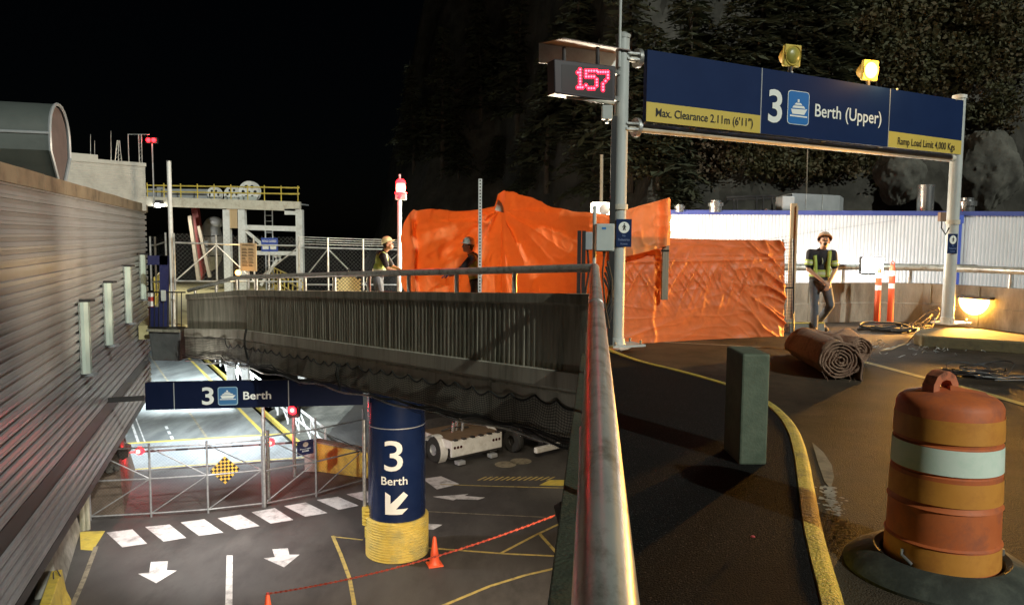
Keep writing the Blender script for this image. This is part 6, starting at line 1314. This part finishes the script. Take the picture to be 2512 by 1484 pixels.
    # vest
    if vestmode == 'straps':
        mb = MB()
        for s in (-1, 1):
            pts = [ch + Tq @ Vector((s * .10, .128, -.26)), ch + Tq @ Vector((s * .105, .140, -.12)), ch + Tq @ Vector((s * .112, .132, .02)), ch + Tq @ Vector((s * .125, .100, .14)), ch + Tq @ Vector((s * .125, .03, .205)), ch + Tq @ Vector((s * .12, -.07, .17)), ch + Tq @ Vector((s * .10, -.138, .0)), ch + Tq @ Vector((s * .10, -.130, -.26))]
            pts = smooth_path(pts, 1); vs = []
            for i, p in enumerate(pts): vs += [p - Tq @ Vector((.032, 0, 0)), p + Tq @ Vector((.032, 0, 0))]
            mb.add(vs, [(2 * i, 2 * i + 1, 2 * i + 3, 2 * i + 2) for i in range(len(pts) - 1)], True)
        o = raw('vest_strap', mb, 'vest'); sm = o.modifiers.new('s', 'SOLIDIFY'); sm.thickness = .012; sm.offset = 0
        def ring(c, rx, ry, z0, z1, q): m = MB(); k = 28; vs = [c + q @ Vector((rx * math.cos(i / k * 6.2832), ry * math.sin(i / k * 6.2832), z)) for z in (z0, z1) for i in range(k)]; m.add(vs, [(i, (i + 1) % k, k + (i + 1) % k, k + i) for i in range(k)], True); return m
        cb = ch.lerp(pv, .62); raw('vest_belt', ring(cb, .192, .140, -.062, .062, Tq), 'vest'); raw('reflective_band', ring(cb, .194, .142, -.025, .025, Tq), 'vestband')
        for s in 'lr':
            a, b = V('sh' + s), V('el' + s); d = (b - a).normalized(); p = a.lerp(b, .58); xx = d.orthogonal().normalized(); q = Matrix((xx, d.cross(xx), d)).transposed(); raw('sleeve_band', ring(p, .076, .076, -.045, .05, q), 'vest'); raw('reflective_band', ring(p, .078, .078, -.016, .02, q), 'vestband')
        mb = MB(); mb.tube([ch + Tq @ Vector((.0, .128, .07)), ch + Tq @ Vector((.012, .142, .02)), ch + Tq @ Vector((.008, .142, -.03))], .008, 6); raw('clipped_glasses', mb, 'vestband')
    else:
        mb = MB(); mb.ball(ch + Vector((0, 0, .04)), 1, 18, (.19, .137, .20), Tq); mb.ball(ch.lerp(pv, .5), 1, 18, (.185, .138, .20), Tq)
        for s in 'lr': mb.ball(V('sh' + s).lerp(ch + Vector((0, 0, .15)), .35), .088, 12)
        o = put('vest', fuse(mb, .011, 4), 'vest'); cb = ch.lerp(pv, .55); k = 28; mb = MB(); vs = [cb + Tq @ Vector((.192 * math.cos(i / k * 6.2832), .146 * math.sin(i / k * 6.2832), z)) for z in (-.03, .03) for i in range(k)]; mb.add(vs, [(i, (i + 1) % k, k + (i + 1) % k, k + i) for i in range(k)], True); put('reflective_band', mb.mesh('b', ['vestband'], Vector((0, 0, 0))), [], o)
    t.rotation_euler = (0, 0, rot); return t
g = G(1998, 817, 0)
person('worker in tan hard hat and lime banded black shirt standing with hands clasped', (g.x + .07, g.y, 0), dict(
    head=(.02, -.075, 1.645), nod=.58, beard=1, neck=(.01, -.015, 1.50), chest=(0, 0, 1.28), pelvis=(-.02, .0, .96), shl=(-.195, .0, 1.435), shr=(.20, .0, 1.425), ell=(-.235, -.02, 1.15), elr=(.245, -.02, 1.14), wrl=(-.03, -.20, .945), wrr=(.085, -.19, .925),
    hdl=(.75, -.25, -.55), hdr=(-.35, -.3, -.8), pnl=(-.2, .9, -.2), pnr=(0, 1, .1), curl=.45, hipl=(-.105, 0, .92), hipr=(.085, 0, .92), knl=(-.10, -.03, .50), knr=(.155, -.11, .52), anl=(-.065, .02, .10), anr=(.095, .26, .17), tol=(-.11, -.13, .045), tor=(.19, .12, .055)),
    (-.28, -1, 0), 'hat', sleeve='shirt', vestmode='straps', sc=1.035)
# worker pulling the sheet on the left
zd = lambda p: bz(A0.lerp(A1, max(0, min(1, (p[1] - nb.y * 2 - 10.3) / 10.7)))) - 1.0
p = P(938, 700, 16.8); h = P(945, 581, 16.8).z; zb_ = h - 1.83
person('bare armed worker in yellow hard hat pulling at the left edge of the orange tarpaulin', (p.x, p.y, zb_), dict(
    head=(.14, -.03, 1.66), nod=.35, neck=(.05, 0, 1.51), chest=(-.01, 0, 1.29), pelvis=(-.10, 0, .96), shl=(.02, .19, 1.42), shr=(.05, -.19, 1.42), ell=(.20, .20, 1.18), elr=(.14, -.20, 1.16), wrl=(.42, .10, 1.10), wrr=(.38, -.12, 1.08), hdl=(1, 0, .1), hdr=(1, 0, .05), pnl=(0, -1, 0), pnr=(0, 1, 0), curl=.6,
    hipl=(-.10, .1, .92), hipr=(-.10, -.1, .92), knl=(-.05, .1, .5), knr=(-.02, -.1, .5), anl=(-.12, .1, .1), anr=(-.1, -.1, .1), tol=(.02, .1, .045), tor=(.04, -.1, .045)), (1, -.15, 0), 'hatyellow', sleeve='shirt', vestmode='full')
p = P(1160, 700, 15.0); h = P(1150, 583, 15.0).z; zb_ = h - 1.80
person('gloved worker in speckled pale hard hat leaning on the bridge rail beside the measuring staff', (p.x, p.y, zb_), dict(
    head=(-.10, -.03, 1.63), nod=.15, neck=(-.04, 0, 1.48), chest=(.02, 0, 1.27), pelvis=(.06, 0, .95), shl=(-.02, -.19, 1.40), shr=(-.02, .19, 1.40), ell=(-.20, -.22, 1.20), elr=(-.16, .2, 1.16), wrl=(-.42, -.14, 1.10), wrr=(-.38, .10, 1.08), hdl=(-1, 0, -.25), hdr=(-1, 0, -.2), pnl=(0, 0, -1), pnr=(0, 0, -1), curl=.35,
    hipl=(.06, -.1, .92), hipr=(.06, .1, .92), knl=(.03, -.1, .5), knr=(.03, .1, .5), anl=(.08, -.1, .1), anr=(.08, .1, .1), tol=(-.06, -.1, .045), tor=(-.06, .1, .045)), (-1, -.2, 0), 'hatgrey', sleeve='shirt', gloves=True, bare_arm=False, vestmode='full')
# ================================================================ HILLSIDE AND TREES
def hillz(x, y):
    ys = 25 + 24 * max(0, min(1, (5 - x) / 6)); s = max(0, min(1, (y - ys) / 24)); s = s * s * (3 - 2 * s); e = max(0, min(1, (x + 13 + (y - 25) * .10) / 15)); e = e * e * (3 - 2 * e)
    n = noise.fractal(Vector((x * .16, y * .16, 3)), .7, 2.2, 7) * 1.2; r = noise.ridged_multi_fractal(Vector((x * .13, y * .09, 1)), .9, 2.0, 6, 1.0, 2.0)
    b0 = max(0, min(1, (y - ys + 2) / 5)); return -9.5 + (1 + 7.5 * b0 + 34 * s) * e + (2.4 * n + 1.2 * r) * e * (.25 * b0 + s)
mb = MB()
def hf(a, b):
    x = -22 + 92 * a; y = 22.5 + 55 * b
    if b == 0: return Vector((x, y, -9.5))
    return Vector((x + .8 * noise.noise(Vector((x * .4, y * .4, 7))), y, hillz(x, y)))
mb.grid(hf, 240, 150, smooth=False)
solo('hillside', mb, 'rock', 'steep dark rocky hillside', 'hill', kind='structure', base=(20, 40, -8))
def onb(v):
    a = v.orthogonal().normalized(); return a, v.cross(a)
def spray(mb, p, d, L, wd, droop, n, rnd):         # flat needle fans along a branch
    side = d.cross(Vector((0, 0, 1))); side = side.normalized() if side.length > .01 else Vector((1, 0, 0))
    for k in range(n):
        f = (k + rnd.random()) / n; q = p + d * L * f + Vector((0, 0, -droop * f * f * L)); sz = wd * (1.15 - .75 * f) * rnd.uniform(.6, 1.25)
        for s in (-1, 1):
            e = (side * s * rnd.uniform(.6, 1) + d * rnd.uniform(.2, .8) + Vector((0, 0, rnd.uniform(-.55, .12)))).normalized(); wv = (e.cross(Vector((rnd.uniform(-.4, .4), rnd.uniform(-.4, .4), 1)))).normalized() * sz * .17
            mb.add([q - wv * .4, q + e * sz * .5 - wv, q + e * sz, q + e * sz * .5 + wv], [(0, 1, 2, 3)])
def conifer(x, y, H, Rr, lab, seed, group='conifers on the dark hillside'):
    rnd = random.Random(seed); z = hillz(x, y) - .4; b = Vector((x, y, z)); t = thing('conifer', lab, 'tree', b, group); bend = Vector((rnd.uniform(-.4, .4), rnd.uniform(-.3, .3), 0))
    tr = lambda f: b + Vector((0, 0, H * f)) + bend * f * f
    part('trunk', MB().tube([tr(f / 6) for f in range(7)], [.20 * H / 12 * (1.05 - f / 6) for f in range(7)], 8), 'bark', t)
    mb = MB(); z_ = .10 + rnd.random() * .08
    while z_ < .985:
        nbr = rnd.randint(4, 6); a0 = rnd.random() * 6.28; L0 = Rr * (1 - z_) ** .75 * (1 if z_ > .2 else .75)
        for k in range(nbr):
            if rnd.random() < .14: continue
            a = a0 + k * 6.283 / nbr + rnd.uniform(-.4, .4); L = L0 * rnd.uniform(.55, 1.2) + .15; d = Vector((math.cos(a), math.sin(a), rnd.uniform(-.15, .2))).normalized(); spray(mb, tr(z_), d, L, .34 + .26 * L, .30 + .2 * rnd.random(), int(5 + L * 5.5), rnd)
        z_ += .032 + .016 * rnd.random()
    part('crown', mb, 'needle', t); return t
def bush(x, y, H, Rr, lab, seed, m='leaf', z=None, cat='shrub', name='shrub', group='leafy bushes on the dark hillside', n=900, leaf=.16):
    rnd = random.Random(seed); z = (hillz(x, y) - .2) if z is None else z; b = Vector((x, y, z)); t = thing(name, lab, cat, b, group); st = MB(); mb = MB(); tips = []
    for k in range(7):
        a = rnd.random() * 6.28; e = b + Vector((math.cos(a) * Rr * .6 * rnd.random(), math.sin(a) * Rr * .6 * rnd.random(), H * rnd.uniform(.55, .95))); m_ = b.lerp(e, .5) + Vector((rnd.uniform(-.2, .2), rnd.uniform(-.2, .2), 0)); st.tube([b, m_, e], [.05 * H / 3 + .01, .03 * H / 3, .01], 5); tips += [m_, e, b.lerp(e, .75)]
    part('stem', st, 'bark', t); tips = [tp_ + Vector((rnd.gauss(0, Rr * .35), rnd.gauss(0, Rr * .3), rnd.gauss(0, H * .12))) for tp_ in tips for _ in range(2)]
    for k in range(n):
        c = rnd.choice(tips); p = c + Vector((rnd.gauss(0, .17), rnd.gauss(0, .17), rnd.gauss(0, .15))) * (Rr * .9); d = Vector((rnd.gauss(0, 1), rnd.gauss(0, 1), rnd.gauss(-.2, .7))).normalized(); s = d.orthogonal().normalized(); s = (Matrix.Rotation(rnd.random() * 6.28, 3, d) @ s) * leaf * .32; L = leaf * rnd.uniform(.6, 1.3)
        mb.add([p, p + d * L * .5 - s, p + d * L, p + d * L * .5 + s], [(0, 1, 2, 3)])
    part('crown', mb, m, t); return t
def hillhit(u, v):                               # where a sight line meets the slope
    Y = 25.5
    while Y < 76:
        p = P(u, v, Y)
        if hillz(p.x, Y) > p.z: return p
        Y += .25
    return P(u, v, 60)
cons = [(1015, 420, 140, 2.4, 'leftmost faint conifer, above the red beacon'), (1085, 430, 40, 2.8, 'slim conifer left of the grey cliff'), (1180, 300, -20, 2.8, 'conifer on the brow of the grey cliff'), (1268, 330, -80, 3.0, 'tall conifer above the tarpaulin peak'), (1340, 470, 40, 2.6, 'conifer with drooping boughs left of the red display'),
        (1405, 420, -140, 3.2, 'highest conifer left of the clearance display'), (1455, 500, 90, 2.2, 'conifer standing directly behind the red clearance display'), (1545, 470, -130, 3.0, 'conifer rising between the left sign post and the sign'), (1615, 480, 30, 2.2, 'narrow conifer behind the left end of the blue sign'), (1690, 420, -150, 3.0, 'conifer over the left blank blue sign panel'),
        (1775, 400, -30, 2.6, 'conifer left of the unlit flasher'), (1850, 380, -160, 3.0, 'tall conifer just left of the unlit flasher'), (1945, 360, -40, 2.6, 'conifer directly above the unlit yellow flasher'), (2035, 330, -160, 3.0, 'conifer between the two flashers'), (1125, 450, 290, 1.8, 'low conifer left of the tarpaulin peak'), (1215, 455, 330, 1.6, 'small conifer touching the tarpaulin peak'), (1300, 480, 300, 1.9, 'young conifer right above the tarpaulin peak'), (1510, 500, 250, 1.6, 'young conifer hugging the left sign post'), (1660, 500, 350, 1.3, 'young conifer under the left yellow strip')]
for i, (u, vb, vt, Rr, lab) in enumerate(cons):
    q = hillhit(u, vb); top = P(u, vt, q.y); conifer(q.x, q.y, max(3.0, top.z - q.z), Rr * .95, lab, 100 + i)
bl = [(2150, 250, 2.2, 'broad bush glowing brownish behind the lit amber flasher', 'leaf'), (2260, 260, 2.2, 'tall bush above the right blank sign panel', 'leaf'), (2375, 250, 2.0, 'bush above the right sign post top', 'leaf'), (2470, 230, 2.2, 'bush at the right edge above the cliff face', 'leaf'), (2080, 160, 2.2, 'bush between the two flashers', 'leaf'), (2190, 120, 2.2, 'bush above the lit amber flasher', 'leaf'), (2300, 130, 2.3, 'bush high over the right blank sign panel', 'leaf'), (2420, 120, 2.3, 'bush high at the right edge', 'leaf'), (2130, 30, 2.5, 'upper bush at the top of the picture, right of centre', 'leaf'), (2250, 20, 2.5, 'upper bush over the right half of the sign', 'leaf'), (2360, 20, 2.5, 'upper bush at the top right of the hillside', 'leaf'), (2480, 20, 2.5, 'highest bush in the top right corner', 'leaf'), (2440, 330, 1.3, 'bush right of the right sign post top', 'leaf'),
      (1960, 470, 1.1, 'round speckled bush between duct and sign beam', 'leaf'), (1890, 450, 1.3, 'low bush left of the roof duct', 'leaf'), (2190, 480, .8, 'pale bush beside the tall chrome duct stack', 'leaf'), (1745, 440, 1.2, 'dry brown brush over the mushroom vent', 'drybrush'), (1650, 450, 1.0, 'dry brown brush above the orange flap', 'drybrush'), (1820, 420, 1.2, 'dark bush below the yellow clearance strip', 'leaf'), (2045, 460, 1.0, 'dark bush just above the roof duct', 'leaf'), (2110, 420, 1.2, 'dark bush under the middle of the sign', 'leaf'), (2020, 400, 1.2, 'olive bush under the middle sign panel', 'leaf'), (2260, 400, 1.2, 'dark bush under the right yellow strip', 'leaf'), (1920, 60, 2.2, 'leafy clump above the unlit flasher', 'leaf'), (2010, 50, 2.2, 'leafy clump at the top between the flashers', 'leaf'), (1590, 430, 1.2, 'olive bush beside the left end of the lower sign beam', 'leaf')]
for i, (u, v, Rr, lab, m) in enumerate(bl):
    q = hillhit(u, v); bush(q.x, q.y, Rr * 1.5, Rr, lab, 300 + i, m, n=int(900 + 420 * Rr * Rr), leaf=.13 + .045 * Rr)
for u, v, Y, r, lab in ((2205, 435, 25.5, .75, 'pale pointed boulder beside the tall chrome duct stack'), (2420, 420, 27.5, 1.15, 'large pale rock face right of the right sign post')):
    c = P(u, v, Y); mb = MB(); rot = Matrix.Rotation(.4, 3, 'Y'); vs = []
    mb.ball((0, 0, 0), 1, 90, (1, .8, 1.15)); mb.v = [c + p * r * (1 + .22 * noise.noise(p * 1.3 + Vector((u, 0, 0))) + .10 * noise.noise(p * 2.6) + .05 * noise.noise(p * 7) + .05 * noise.noise(p * 17)) for p in mb.v]
    q0 = solo('boulder', mb, mat('pale boulder', (.05, .048, .04), (.13, .125, .105), .9, scale=1.6, bump=.9, bscale=5, c3=(.06, .058, .045), s3=.9), lab, 'rock', 'pale rocks at the foot of the hillside')
for u, v0, v1, lab in ((1476, 380, 500, 'grey timber pole among the conifers below the display'), (1982, 330, 395, 'thin pale stake under the left sign panel')): a = P(u, v0, 26); b = P(u, v1, 26); solo('hill_pole', MB().cyl(b - Vector((0, 0, 1.5)), a, .055 if u < 1500 else .02, n=8), 'woodgrey', lab, 'pole')
